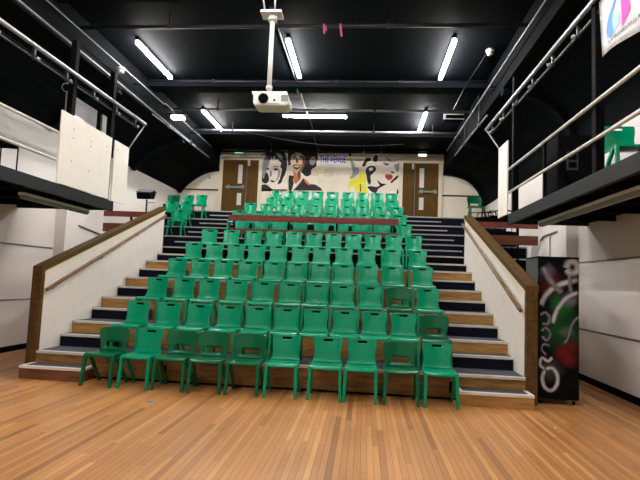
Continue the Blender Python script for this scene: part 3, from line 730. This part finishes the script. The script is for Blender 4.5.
MB().box(-5.0, -4.5, -1.95, -1.5, GD + .003, 3.72, None, .01).build('body', M['case'], t)
MB().box(-4.85, -4.65, -1.96, -1.95, 3.4, 3.5).build('handle', M['black_metal'], t)
b = MB()
for (x, y) in ((-5.1, -.75), (-4.8, -.72), (-4.95, -.35), (-4.7, -.3)):
    b.tube([(x, y, GD), (x, y, 3.55)], .012, 6)
b.tube([(-5.1, -.75, 3.55), (-4.8, -.72, 3.55), (-4.7, -.3, 3.55), (-4.95, -.35, 3.55), (-5.1, -.75, 3.55)], .014, 6).box(-5.1, -4.7, -.75, -.3, 3.55, 3.58)
tag(b.build('metal_table', M['black_metal']), 'small black metal table behind the left gallery rails', 'table')
b = MB(); pts = [(-6.1, -2.4 + i * .25, 4.05 - .55 * math.sin(PI * i / 12) ** .8 + .0 * i) for i in range(13)]
tag(b.tube(pts, .008, 6).build('hanging_cable', M['black']), 'thin cable drooping along the left wall above the gallery', 'cable')
b = MB(); b.tube([(4.935, 1.2, 4.4), (4.93, 1.15, 3.8), (4.93, .95, 3.3), (4.92, .8, GD)], .009, 6)
tag(b.build('hanging_cable', M['black']), 'thin dark cable down the right wall behind the gallery rails', 'cable')
# lamps under the galleries (switched off)
for (x, y0, y1, w) in ((3.85, -1.9, 1.35, 'right'), (-4.55, -.35, 1.55, 'left')):
    t = thing('batten_light', 'unlit pale batten light under the %s gallery' % w, 'light', (x, (y0 + y1) / 2, 2.74), 'unlit battens under the galleries')
    MB().box(x - .05, x + .05, y0, y1, 2.80, 2.845, None, .005).build('housing', M['white_plastic'], t)
    MB().prism([(x - .045, 2.80), (x + .045, 2.80), (x + .03, 2.745), (x - .03, 2.745)], 1, y0 + .02, y1 - .02).build('diffuser', M['grey_plastic'], t)
# banner hung on the right gallery rail bar
bn = thing('hanging_banner', 'white cloth banner with blue and magenta logo, high on the right', 'banner', (3.47, -2.5, 4.3))
def by(v): return -1.74 - v          # along the banner, away from its far edge
def bsag(v, w):                      # v metres along, w metres down from its top edge
    return 3.46 - .03 * math.sin(v * 5.0) * w
bm = MB(); nv, nw = 16, 8; G = []
for i in range(nv + 1):
    v = 1.6 * i / nv; drop = .70 + .10 * v
    G.append([bm.bm.verts.new((bsag(v, w / nw), by(v) - .08 * (w / nw) * (1 - i / nv), 5.04 - drop * w / nw)) for w in range(nw + 1)])
for i in range(nv):
    for j in range(nw): f = bm.bm.faces.new((G[i][j], G[i + 1][j], G[i + 1][j + 1], G[i][j + 1])); f.smooth = True
bmesh.ops.solidify(bm.bm, geom=list(bm.bm.faces), thickness=.004)
bm.build('cloth', M['banner'], bn)
def decal(name, m, pts, parent=bn, lay=1, sm=True):
    P = smooth_poly(pts) if sm else pts
    b = MB(); vs = [b.bm.verts.new((bsag(.13 + v, (w + .17) / .72) - .004 - .0025 * lay, by(.13 + v) - .06 * ((w + .17) / .72), 5.04 - w - .17)) for v, w in P]
    e = [b.bm.edges.new((vs[j], vs[(j + 1) % len(vs)])) for j in range(len(vs))]
    r = bmesh.ops.triangle_fill(b.bm, edges=e, use_beauty=True)
    fs = [g for g in r['geom'] if isinstance(g, bmesh.types.BMFace)]
    ex = bmesh.ops.extrude_face_region(b.bm, geom=fs)
    bmesh.ops.translate(b.bm, verts=[g for g in ex['geom'] if isinstance(g, bmesh.types.BMVert)], vec=(.002, 0, 0))
    return b.build(name, m, parent)
decal('logo_drop', M['b_blue'], [(.30, -.02), (.22, .06), (.12, .16), (.07, .28), (.09, .38), (.16, .42), (.22, .36), (.20, .28), (.21, .18), (.26, .08)], lay=2)
decal('logo_drop_shade', M['b_light'], [(.18, .14), (.26, .16), (.33, .24), (.31, .34), (.20, .41), (.14, .38), (.19, .30)], lay=1)
decal('logo_curl', M['b_blue'], [(.27, .02), (.33, -.01), (.39, .04), (.40, .12), (.38, .13), (.365, .06), (.32, .03), (.28, .06)], lay=2)
decal('logo_stroke', M['b_pink'], [(.38, -.02), (.53, -.02), (.53, .30), (.38, .42)], lay=1, sm=False)
decal('logo_stroke', M['b_pink'], [(.52, -.02), (.66, -.02), (.62, .05), (.52, .08)], lay=1, sm=False)
decal('logo_stroke', M['b_grey'], [(.76, -.02), (.79, -.02), (.79, .2), (.76, .22)], lay=1, sm=False)
decal('logo_stroke', M['b_pink'], [(.95, -.02), (1.06, -.02), (1.04, .28), (.95, .3)], lay=1, sm=False)
b = MB(); rr = random.Random(5); v = .24
while v < 1.4:
    w = .61 ; l = rr.uniform(.012, .03); hh = rr.uniform(.018, .032)
    x = bsag(v, .7) - .009
    b.box(x, x + .003, by(v) - .05 - l, by(v) - .05, 5.04 - w - hh, 5.04 - w); v += l + rr.choice((.012, .014, .03))
b.build('small_lettering', M['b_grey'], bn)

# ------------------------------------------------------------------ lighting bars, pipes, cables
def bar_rig(x, y0, y1, z0, z1, end, side):
    t = thing('lighting_bar', 'long steel lighting bar with clamps above the %s gallery edge' % side, 'lighting bar', (x, (y0 + y1) / 2, z0), 'lighting bars')
    MB().tube([(x, y0, z0), (x, y1, z1)], .034, 10).build('main_tube', M['grey_pipe'], t)
    s = 1 if x > 0 else -1
    MB().tube([(x + s * .05, y0, z0 - .16), (x + s * .05, y1 - .25, z1 - .16)], .018, 8).build('lower_tube', M['dark_pipe'], t)
    MB().tube([(x + s * .09, y0, z0 - .09), (x + s * .09, y1 - .2, z1 - .09)], .012, 8).build('cable', M['black'], t)
    n = 16
    for i in range(n):
        f = (i + .5) / n; y = y0 + (y1 - y0) * f; z = z0 + (z1 - z0) * f
        c = MB().box(x + s * .02, x + s * .06, y - .02, y + .02, z - .19, z - .02, M['dark_pipe']).lathe((x - s * .005, y + .04, z - .20), [(.02, 0), (.032, .012), (.032, .04), (.02, .052)], 8, M['grey_plastic']).build('clamp', None, t)
    MB().tube([(x, y1, z1), end], .016, 8).build('end_brace', M['mid_pipe'], t)
    for y in (-7, -4, -1.47 if x > 0 else .3, 1.88 if x > 0 else 1.62): f = (y - y0) / (y1 - y0); MB().box(min(x, x + s * .07), max(x, x + s * .07), y - .03, y + .03, z0 + (z1 - z0) * f - .04, z0 + (z1 - z0) * f + .02).build('bracket', M['black_metal'], t)
bar_rig(-4.2, YF + .02, 3.0, 4.94, 5.01, (-4.2, 2.30, 4.25), 'left')
bar_rig(3.5, YF + .02, 3.95, 5.05, 5.28, (3.5, 2.76, 4.50), 'right')
def pipe(name, pts, r, m, label, hang=(), cat='pipe', group='pipes across the ceiling', hr=.012, zc=H, side=None):
    t = thing(name, label, cat, pts[0], group)
    MB().tube(pts, r, 10).build('tube', m, t)
    for (x, y, z) in hang:
        if side is not None:
            MB().box(min(x, side), max(x, side), y - .02, y + .02, z - .012, z + .012).build('clip', M['black_metal'], t); continue
        hg = MB().box(x - hr, x + hr, y - hr, y + hr, z, zc).build('hanger', M['dark_pipe'], t)
        MB().box(x - .035, x + .035, y - .035, y + .035, z - .035, z + .03).build('clip', M['dark_pipe'], hg)
    return t
pipe('ceiling_pipe', [(-4.65, .95, 6.2), (3.5, .95, 6.2)], .036, M['dark_pipe'], 'nearest dark pipe hung across the whole ceiling', [(-2.9, .95, 6.2), (1.1, .95, 6.2)])
pipe('ceiling_pipe', [(-4.65, 5.36, 6.2), (3.5, 5.36, 6.2)], .032, M['mid_pipe'], 'grey pipe hung across the ceiling above the sideways strip light', [(-3.3, 5.36, 6.2), (.95, 5.36, 6.2)])
pipe('ceiling_pipe', [(-4.65, 7.24, 6.2), (3.5, 7.24, 6.2)], .03, M['grey_pipe'], 'pale pipe across the ceiling just beyond the sideways strip light', [(-3.4, 7.24, 6.2), (.95, 7.24, 6.2), (2.7, 7.24, 6.2)])
pipe('ceiling_pipe', [(-4.65, 9.5, 6.12), (3.5, 9.5, 6.18)], .035, M['black_metal'], 'black pipe hung across in front of the murals', [(-2.6, 9.5, 6.14), (.65, 9.5, 6.15), (1.25, 9.5, 6.15)])
pipe('ceiling_pipe', [(-4.65, 3.93, 6.40), (3.5, 3.93, 6.40)], .014, M['dark_pipe'], 'thin conduit across the ceiling in front of the first beam', [(-3, 3.93, 6.4), (-1.5, 3.93, 6.4), (0, 3.93, 6.4), (1.5, 3.93, 6.4)])
pipe('conduit', [(-4.54, -6, 5.72), (-4.60, 7.4, 5.72)], .022, M['mid_pipe'], 'grey conduit running lengthwise below the left cove edge', [(-4.55, -2, 5.72), (-4.57, 2, 5.72), (-4.59, 5, 5.72)], side=-4.65)
pipe('conduit', [(-4.5, -6, 6.02), (-4.45, 4.5, 6.02), (-4.45, 4.6, 6.07), (-4.45, 5.0, 6.07), (-4.45, 5.1, 6.02), (-4.45, 8.5, 6.02)], .014, M['mid_pipe'], 'thin kinked conduit lengthwise left of the left strip lights', [(-4.48, -1, 6.02), (-4.46, 3.2, 6.02), (-4.45, 7, 6.02)], side=-4.65)
pipe('conduit', [(-4.5, 4.0, 5.58), (-4.42, 8.2, 5.58)], .018, M['mid_pipe'], 'short lengthwise conduit above the far end of the left gallery', [(-4.48, 5, 5.58), (-4.45, 6.6, 5.58)], zc=5.72)
pipe('conduit', [(3.46, -6, 6.0), (3.33, 8.5, 6.0)], .018, M['mid_pipe'], 'thin conduit lengthwise right of the right strip lights', [(3.42, -1.5, 6.0), (3.38, 3.2, 6.0), (3.35, 7, 6.0)], side=3.5)
pipe('conduit', [(3.5, 3.9, 5.60), (3.42, 7.5, 5.60)], .02, M['mid_pipe'], 'short lengthwise conduit beyond the end of the right lighting bar', [(3.48, 4.6, 5.6), (3.45, 6.2, 5.6)])
t = thing('ceiling_cable', 'black cable along the ceiling from the projector mount towards the murals', 'cable', (-.9, .8, 6.4))
MB().tube([(-.72, -.5, 5.72), (-.85, .2, 6.1), (-.98, .9, 6.42), (-.97, 3.9, 6.42), (-.96, 4.1, 6.26), (-.96, 4.3, 6.26), (-.96, 4.5, 6.42), (-.95, 7.9, 6.42), (-.95, 8.1, 6.26), (-.95, 10.2, 6.3)], .022, 8).build('cable', M['fascia'], t)
b = MB(); pts = [(-3.0 + i * .45, 7.3 + .1 * i, 6.17 - .22 * math.sin(PI * i / 11)) for i in range(12)]
tag(b.tube(pts, .011, 6).build('ceiling_cable', M['dark_pipe']), 'thin cable sagging between the far ceiling pipes', 'cable')
b = MB(); b.tube([(3.16, 2.5, 6.43), (3.12, 3.2, 6.42), (3.0, 3.9, 6.28), (2.98, 5.3, 6.24)], .010, 6)
tag(b.build('ceiling_cable', M['dark_pipe']), 'thin cable from the right smoke detector to the grey pipe', 'cable')
# pink ribbons tied to the nearest pipe
for (x, l, tw, w) in ((-.045, .17, .015, 'left'), (.25, .22, .03, 'right')):
    t = thing('pink_ribbon', '%s one of two pink ribbons tied round the nearest ceiling pipe' % w, 'ribbon', (x, .95, 6.2 - l), 'pink ribbons')
    b = MB()
    b.prism([(.95 + .045 * math.cos(a), 6.2 + .045 * math.sin(a)) for a in [i * PI / 6 for i in range(12)]], 0, x - .016, x + .016); b.build('knot', M['pink'], t)
    b = MB(); b.bar((x, .905, 6.19), (x + tw, .90, 6.2 - l), .036, .008, None, .034, .008, up=(0, 1, 0)); b.build('tail', M['pink'], t)
    if w == 'left': MB().bar((x + .03, .905, 6.19), (x + .05, .90, 6.2 - l + .05), .028, .008, None, .026, .008, up=(0, 1, 0)).build('tail', M['pink'], t)
# strip lights
def strip(x, y, along_y, L, label, z=None):
    z = H if z is None else z
    t = thing('strip_light', label, 'light', (x, y, z - .15), 'lit ceiling strip lights')
    hx, hy = (.036, L / 2) if along_y else (L / 2, .036)
    MB().box(x - hx, x + hx, y - hy, y + hy, z - .07, z, None, .006).build('housing', M['fascia'], t)
    e = .03
    MB().box(x - hx - (.005 if along_y else -e), x + hx + (.005 if along_y else -e), y - hy + (e if along_y else -.005), y + hy - (e if along_y else -.005), z - .135, z - .07, None, .02).build('tube_diffuser', M['tube'], t)
strip(-3.94, 2.72, True, 1.86, 'lit strip light on the near left of the ceiling')
strip(-.83, 2.66, True, 1.86, 'lit strip light on the near middle of the ceiling behind the projector')
strip(2.39, 2.70, True, 1.9, 'lit strip light on the near right of the ceiling')
strip(-3.90, 6.80, True, 1.95, 'lit strip light on the far left of the ceiling')
strip(2.34, 6.75, True, 1.95, 'lit strip light on the far right of the ceiling')
strip(-.75, 6.30, False, 1.88, 'lit strip light lying sideways at the far middle of the ceiling')
for i, x in enumerate((-3.94, -.83, 2.39)):
    strip(x, -2.3, True, 2.02, 'strip light above the viewpoint, %s of three' % ('left', 'middle', 'right')[i])
    strip(x, -7.0, True, 2.02, 'strip light behind the viewpoint, %s of three' % ('left', 'middle', 'right')[i])
t = thing('bulkhead_light', 'warm lit oval bulkhead light at the far left of the ceiling', 'light', (-4.40, 5.36, 5.93))
MB().box(-4.65, -4.52, 5.33, 5.39, 6.02, 6.06).build('bracket', M['black_metal'], t)
MB().box(-4.62, -4.18, 5.24, 5.48, 6.01, 6.05, None, .01).build('housing', M['black_metal'], t)
MB().box(-4.58, -4.22, 5.25, 5.47, 5.90, 6.01, None, .045).build('diffuser', M['bulk'], t)
t = thing('ceiling_heater', 'dark box unit with pale edges near the far right strip light', 'heater', (3.1, 6.3, 6.25))
MB().box(2.88, 3.42, 6.2, 6.45, 6.27, 6.43, None, .01).build('body', M['black'], t)
MB().box(2.88, 3.42, 6.185, 6.2, 6.40, 6.43).box(2.88, 3.42, 6.185, 6.2, 6.27, 6.295).box(2.86, 2.93, 6.185, 6.2, 6.27, 6.43).build('pale_edge', M['white_plastic'], t)
MB().box(3.1, 3.14, 6.3, 6.34, 6.43, H).build('hanger', M['black_metal'], t)
for (x, y, z, w) in ((-4.48, 2.28, 6.0, 'left'), (3.20, 2.40, H, 'right')):
    t = thing('smoke_detector', 'round white smoke detector on the %s of the ceiling' % w, 'smoke detector', (x, y, z - .1), 'smoke detectors')
    MB().lathe((x, y, z - .05), [(.07, 0), (.085, .02), (.085, .05)], 18).build('base', M['white_plastic'], t)
    MB().lathe((x, y, z - .115), [(.03, 0), (.05, .006), (.06, .025), (.06, .065)], 18).build('sensor_cap', M['white_plastic'], t)
t = thing('cove_spotlight', 'small grey spotlight under the left cove above the gallery', 'light', (-4.95, 1.2, 5.05))
MB().tube([(-4.9, 1.1, 5.10), (-5.0, 1.36, 5.22)], .085, 14).build('can', M['grey_plastic'], t)
MB().tube([(-4.897, 1.09, 5.095), (-4.9, 1.1, 5.1)], .07, 14).build('lens', M['lens'], t)
MB().box(-4.98, -4.92, 1.24, 1.28, 5.2, 5.66).build('bracket', M['black_metal'], t)

# ------------------------------------------------------------------ projector on its pole
px, py = -.62, -.45
t = thing('projector', 'white projector with dark lens hanging from the ceiling pole', 'projector', (px, py, 4.12))
cs = MB()
poly = [(px - .265, 4.20), (px - .23, 4.175), (px + .22, 4.175), (px + .265, 4.21), (px + .255, 4.31), (px + .22, 4.36), (px - .25, 4.36), (px - .27, 4.335)]
cs.prism(poly, 1, py - .16, py + .17); bmesh.ops.bevel(cs.bm, geom=list(cs.bm.edges), offset=.012, segments=2, affect='EDGES'); cs.build('casing', M['white_plastic'], t)
def ycyl(b, c, r, y0, y1, seg=20): b.tube([(c[0], y0, c[1]), (c[0], y1, c[1])], r, seg); return b
l = ycyl(MB(), (px - .115, 4.275), .076, py - .175, py - .15).build('lens_ring', M['black_metal'], t)
ycyl(MB(), (px - .115, 4.275), .054, py - .182, py - .17).build('lens_glass', M['lens'], l)
ycyl(MB(), (px + .05, 4.25), .016, py - .166, py - .155, 10).build('sensor', M['lens'], t)
b = MB()
for i in range(5): b.box(px + .15, px + .25, py - .166, py - .155, 4.235 + i * .02, 4.246 + i * .02)
b.build('grille', M['grey_plastic'], t)
MB().box(px - .10, px + .12, py - .165, py - .156, 4.20, 4.206).build('seam', M['grey_plastic'], t)
t = thing('projector_pole', 'white pole and plate hanging from the ceiling above the projector', 'pole', (px - .1, py, 4.36))
MB().box(px - .30, px + .22, py - .12, py + .12, 4.362, 4.40, None, .006).build('lower_bracket', M['white_plastic'], t)
MB().tube([(px - .07, py, 4.40), (px - .07, py, 5.62)], .036, 14).build('pole', M['white_plastic'], t)
MB().tube([(px - .07, py, 4.47), (px - .07, py, 4.52)], .048, 14).build('collar', M['white_plastic'], t)
MB().box(px - .24, px + .08, py - .12, py + .12, 5.62, 5.66, None, .006).build('top_plate', M['white_plastic'], t)
MB().tube([(px - .07, py, 5.54), (px - .07, py, 5.62)], .07, 14).build('flange', M['white_plastic'], t)
for dx in (-.2, .05):
    MB().tube([(px - .07 + dx * .6, py, 5.66), (px - .10 + dx * .8, py + .05, 6.05), (px - .10 + dx, py + .1, 6.28)], .014, 8).build('rod', M['grey_pipe'], t)

# ------------------------------------------------------------------ right: sprayed cabinet on castors
x0, x1, y0, y1, z0, z1 = 3.395, 3.965, .08, .66, .075, 2.13
t = thing('sprayed_cabinet', 'tall black box on castors with spray graffiti, beside right parapet', 'cabinet', (x0, y0, 0))
MB().box(x0, x1, y0 + .02, y1, z0, z1).build('carcass', M['card'], t)
fp = MB().box(x0 - .005, x1 + .005, y0, y0 + .02, z0, z1 + .004).build('front_panel', M['graffiti'], t)
MB().box(x0 - .01, x1 + .01, y0 - .01, y1, z1 + .004, z1 + .02).build('lid', M['black'], t)
def spray(pts, r, m, lay=1):
    """soft-edged painted stroke on the cabinet front: u right, w up, in metres"""
    n = 10; P = []
    ext = [pts[0]] + pts + [pts[-1]]
    for i in range(len(pts) - 1):
        p0, p1, p2, p3 = ext[i], ext[i + 1], ext[i + 2], ext[i + 3]
        for k in range(n):
            s = k / n
            P.append(tuple(.5 * (2 * p1[c] + (p2[c] - p0[c]) * s + (2 * p0[c] - 5 * p1[c] + 4 * p2[c] - p3[c]) * s * s + (3 * p1[c] - p0[c] - 3 * p2[c] + p3[c]) * s ** 3) for c in (0, 1)))
    P.append(pts[-1])
    b = MB(); y = y0 - .001 - .0012 * lay; bm = b.bm; fl = bm.verts.layers.float.new('fade'); Q = []
    for i, p in enumerate(P):
        a = Vector(P[max(i - 1, 0)]); c = Vector(P[min(i + 1, len(P) - 1)]); tt = (c - a)
        tt = tt.normalized() if tt.length > 1e-6 else Vector((1, 0)); nn = Vector((-tt.y, tt.x)); row = []
        end = min(1, min(i, len(P) - 1 - i) / 3.0)
        for k, fd in ((-2, 0), (-1, .55), (0, 1), (1, .55), (2, 0)):
            v = bm.verts.new((min(max(x0 + p[0] + nn.x * r * k, x0), x1), y, min(p[1] + nn.y * r * k, z1))); v[fl] = fd * (.25 + .75 * end); row.append(v)
        Q.append(row)
    for i in range(len(P) - 1):
        for k in range(4): bm.faces.new((Q[i][k], Q[i][k + 1], Q[i + 1][k + 1], Q[i + 1][k]))
    b.build('painted_stroke', m, fp)
SW, SG = M['spray_white'], M['spray_grey']
spray([(.10, .50), (.06, .38), (.09, .25), (.18, .20), (.26, .28), (.27, .42), (.20, .52), (.10, .50)], .020, SW, 1)
spray([(.10, .50), (.03, .56), (.05, .66), (.14, .62), (.20, .68)], .016, SW, 2)
spray([(.12, .70), (.05, .78), (.08, .86), (.17, .84)], .015, SG, 3)
spray([(.05, .98), (.12, .92), (.17, 1.02), (.10, 1.10), (.04, 1.04)], .016, SG, 4)
spray([(.02, 1.28), (.10, 1.32), (.16, 1.24), (.12, 1.15), (.05, 1.17)], .017, SG, 5)
spray([(.03, 1.42), (.12, 1.60), (.30, 1.74), (.57, 1.82)], .026, SW, 6)
spray([(.20, 1.16), (.26, 1.36), (.40, 1.55), (.57, 1.64)], .022, SW, 7)
spray([(.57, 1.30), (.47, 1.16), (.42, .98), (.36, .88)], .014, SG, 8)
spray([(.46, 1.62), (.44, 1.78), (.44, 1.95)], .022, SG, 9)
spray([(.05, 2.0), (.14, 1.84), (.24, 1.70), (.34, 1.62)], .030, SG, 10)
spray([(.40, 1.98), (.42, 2.06), (.50, 2.08), (.55, 2.02), (.53, 1.94), (.45, 1.92), (.40, 1.98)], .036, SW, 11)
for (x, y) in ((x0 + .05, y0 + .06), (x1 - .05, y0 + .06), (x0 + .05, y1 - .06), (x1 - .05, y1 - .06)):
    c = MB().box(x - .025, x + .025, y - .025, y + .025, .058, z0).build('castor', M['grey_plastic'], t)
    MB().tube([(x - .012, y, .032), (x + .012, y, .032)], .032, 12).build('wheel', M['black_metal'], c)

# ------------------------------------------------------------------ right terrace clutter and left floodlight
rr = random.Random(11)
for i in range(6):
    x = 3.65 + i * .16; y = 5.25 + .06 * (i % 3); z = TZ[5] + .005; a = rr.uniform(-.04, .04)
    t = thing('folded_chair_frame', 'folded black tubular chair leaning behind the right red rail, %s from left' % ORD[i], 'folded chair', (x, y, z), 'folded black chairs')
    hh = 1.14 + .06 * rr.random() + .02 * i
    MB().tube([(x - .2, y, z), (x - .2 + a, y + .08, z + hh - .05), (x - .14 + a, y + .09, z + hh), (x + .14 + a, y + .09, z + hh), (x + .2 + a, y + .08, z + hh - .05), (x + .2, y, z)], .013, 6).build('frame', M['black_metal'], t)
    MB().box(x - .17 + a, x + .17 + a, y + .055, y + .075, z + hh - .30, z + hh - .12, None, .006).build('backrest', M['black'], t)
    MB().box(x - .18, x + .18, y + .02, y + .05, z + .35, z + .72, None, .006).build('seat', M['black'], t)
t = thing('floodlight_stand', 'grey floodlight on a thin stand behind the left parapet', 'floodlight', (-4.98, 5.05, TZ[5]))
MB().tube([(-4.98, 5.05, TZ[5] + .05), (-4.98, 5.05, 3.62)], .022, 8).build('pole', M['black_metal'], t)
MB().box(-5.2, -4.76, 5.03, 5.07, TZ[5] + .004, TZ[5] + .05).box(-5.0, -4.96, 4.85, 5.27, TZ[5] + .004, TZ[5] + .05).build('foot', M['black_metal'], t)
hd = MB(); hd.prism([(4.86, 3.60), (4.80, 3.75), (5.02, 3.86), (5.18, 3.80), (5.12, 3.64)], 0, -5.17, -4.80); bmesh.ops.bevel(hd.bm, geom=list(hd.bm.edges), offset=.015, segments=2, affect='EDGES'); hd = hd.build('lamp_head', M['black_metal'], t)
MB().prism([(4.835, 3.77), (4.82, 3.79), (5.02, 3.89), (5.2, 3.83), (5.19, 3.805), (5.02, 3.865)], 0, -5.19, -4.78).build('visor', M['grey_plastic'], hd)
MB().box(-4.97, -4.74, 5.0, 5.03, 3.53, 3.55).build('bracket', M['grey_pipe'], t)
b = MB().tube([(XL + .02, 1.9, 2.93), (XL + .02, 3.0, 2.9)], .015, 6)
# wall conduits under the right gallery and on the left wall
tag(MB().tube([(XR - .02, 3.1, 2.95), (XR - .02, 4.4, 2.90), (XR - .02, 4.6, 2.82)], .02, 8).build('wall_conduit', M['mid_pipe']), 'grey conduit along right wall between pier and red rail', 'conduit', 'wall conduits')
tag(MB().tube([(XR - .02, 4.0, 0.0), (XR - .02, 4.0, 2.9)], .014, 8).build('wall_conduit', M['mid_pipe']), 'thin vertical conduit on right wall beyond the pier', 'conduit', 'wall conduits')
tag(MB().tube([(XL + .02, 3.75, 2.80), (XL + .02, 5.3, 2.62)], .018, 8).build('wall_conduit', M['mid_pipe']), 'short sloping conduit on left wall near the red rail', 'conduit', 'wall conduits')
b.bm.free()
# scraps on the floor
b = MB().prism([(-1.95, -1.19), (-1.88, -1.2), (-1.86, -1.15), (-1.9, -1.12), (-1.94, -1.14)], 2, .001, .006)
tag(b.build('paper_scrap', M['blue_scrap']), 'tiny blue scrap on the wood floor in front of the chairs', 'scrap')
b = MB().prism([(3.15, -1.22), (3.18, -1.225), (3.19, -1.195), (3.165, -1.185)], 2, .001, .006)
tag(b.build('paper_scrap', M['white_plastic']), 'tiny white speck on the wood floor at the right', 'scrap')

# ------------------------------------------------------------------ world, camera, view
w = bpy.data.worlds.new('World'); S.world = w; w.use_nodes = True
w.node_tree.nodes['Background'].inputs['Color'].default_value = (0.02, 0.02, 0.022, 1); w.node_tree.nodes['Background'].inputs['Strength'].default_value = 0.2
cam = bpy.data.cameras.new('camera'); co = bpy.data.objects.new('camera', cam); COL.objects.link(co)
cam.sensor_width = 36; cam.sensor_fit = 'HORIZONTAL'; cam.lens = 501.63 / 640 * 36; cam.clip_end = 100; cam.clip_start = .05
P_, Y_, R_ = 0.0828, 0.0912, 0.0408
f = Vector((-math.sin(Y_) * math.cos(P_), math.cos(Y_) * math.cos(P_), math.sin(P_))); rt_ = Vector((math.cos(Y_), math.sin(Y_), 0)); up = rt_.cross(f)
a = rt_ * math.cos(R_) + up * math.sin(R_); u = -rt_ * math.sin(R_) + up * math.cos(R_)
m3 = Matrix((a, u, -f)).transposed()
co.matrix_world = Matrix.Translation((.8244, -7.6407, 1.6398)) @ m3.to_4x4()
S.camera = co
S.view_settings.view_transform = 'Standard'; S.view_settings.look = 'None'; S.view_settings.gamma = 1.0; S.view_settings.use_curve_mapping = False
S.view_settings.exposure = -0.04
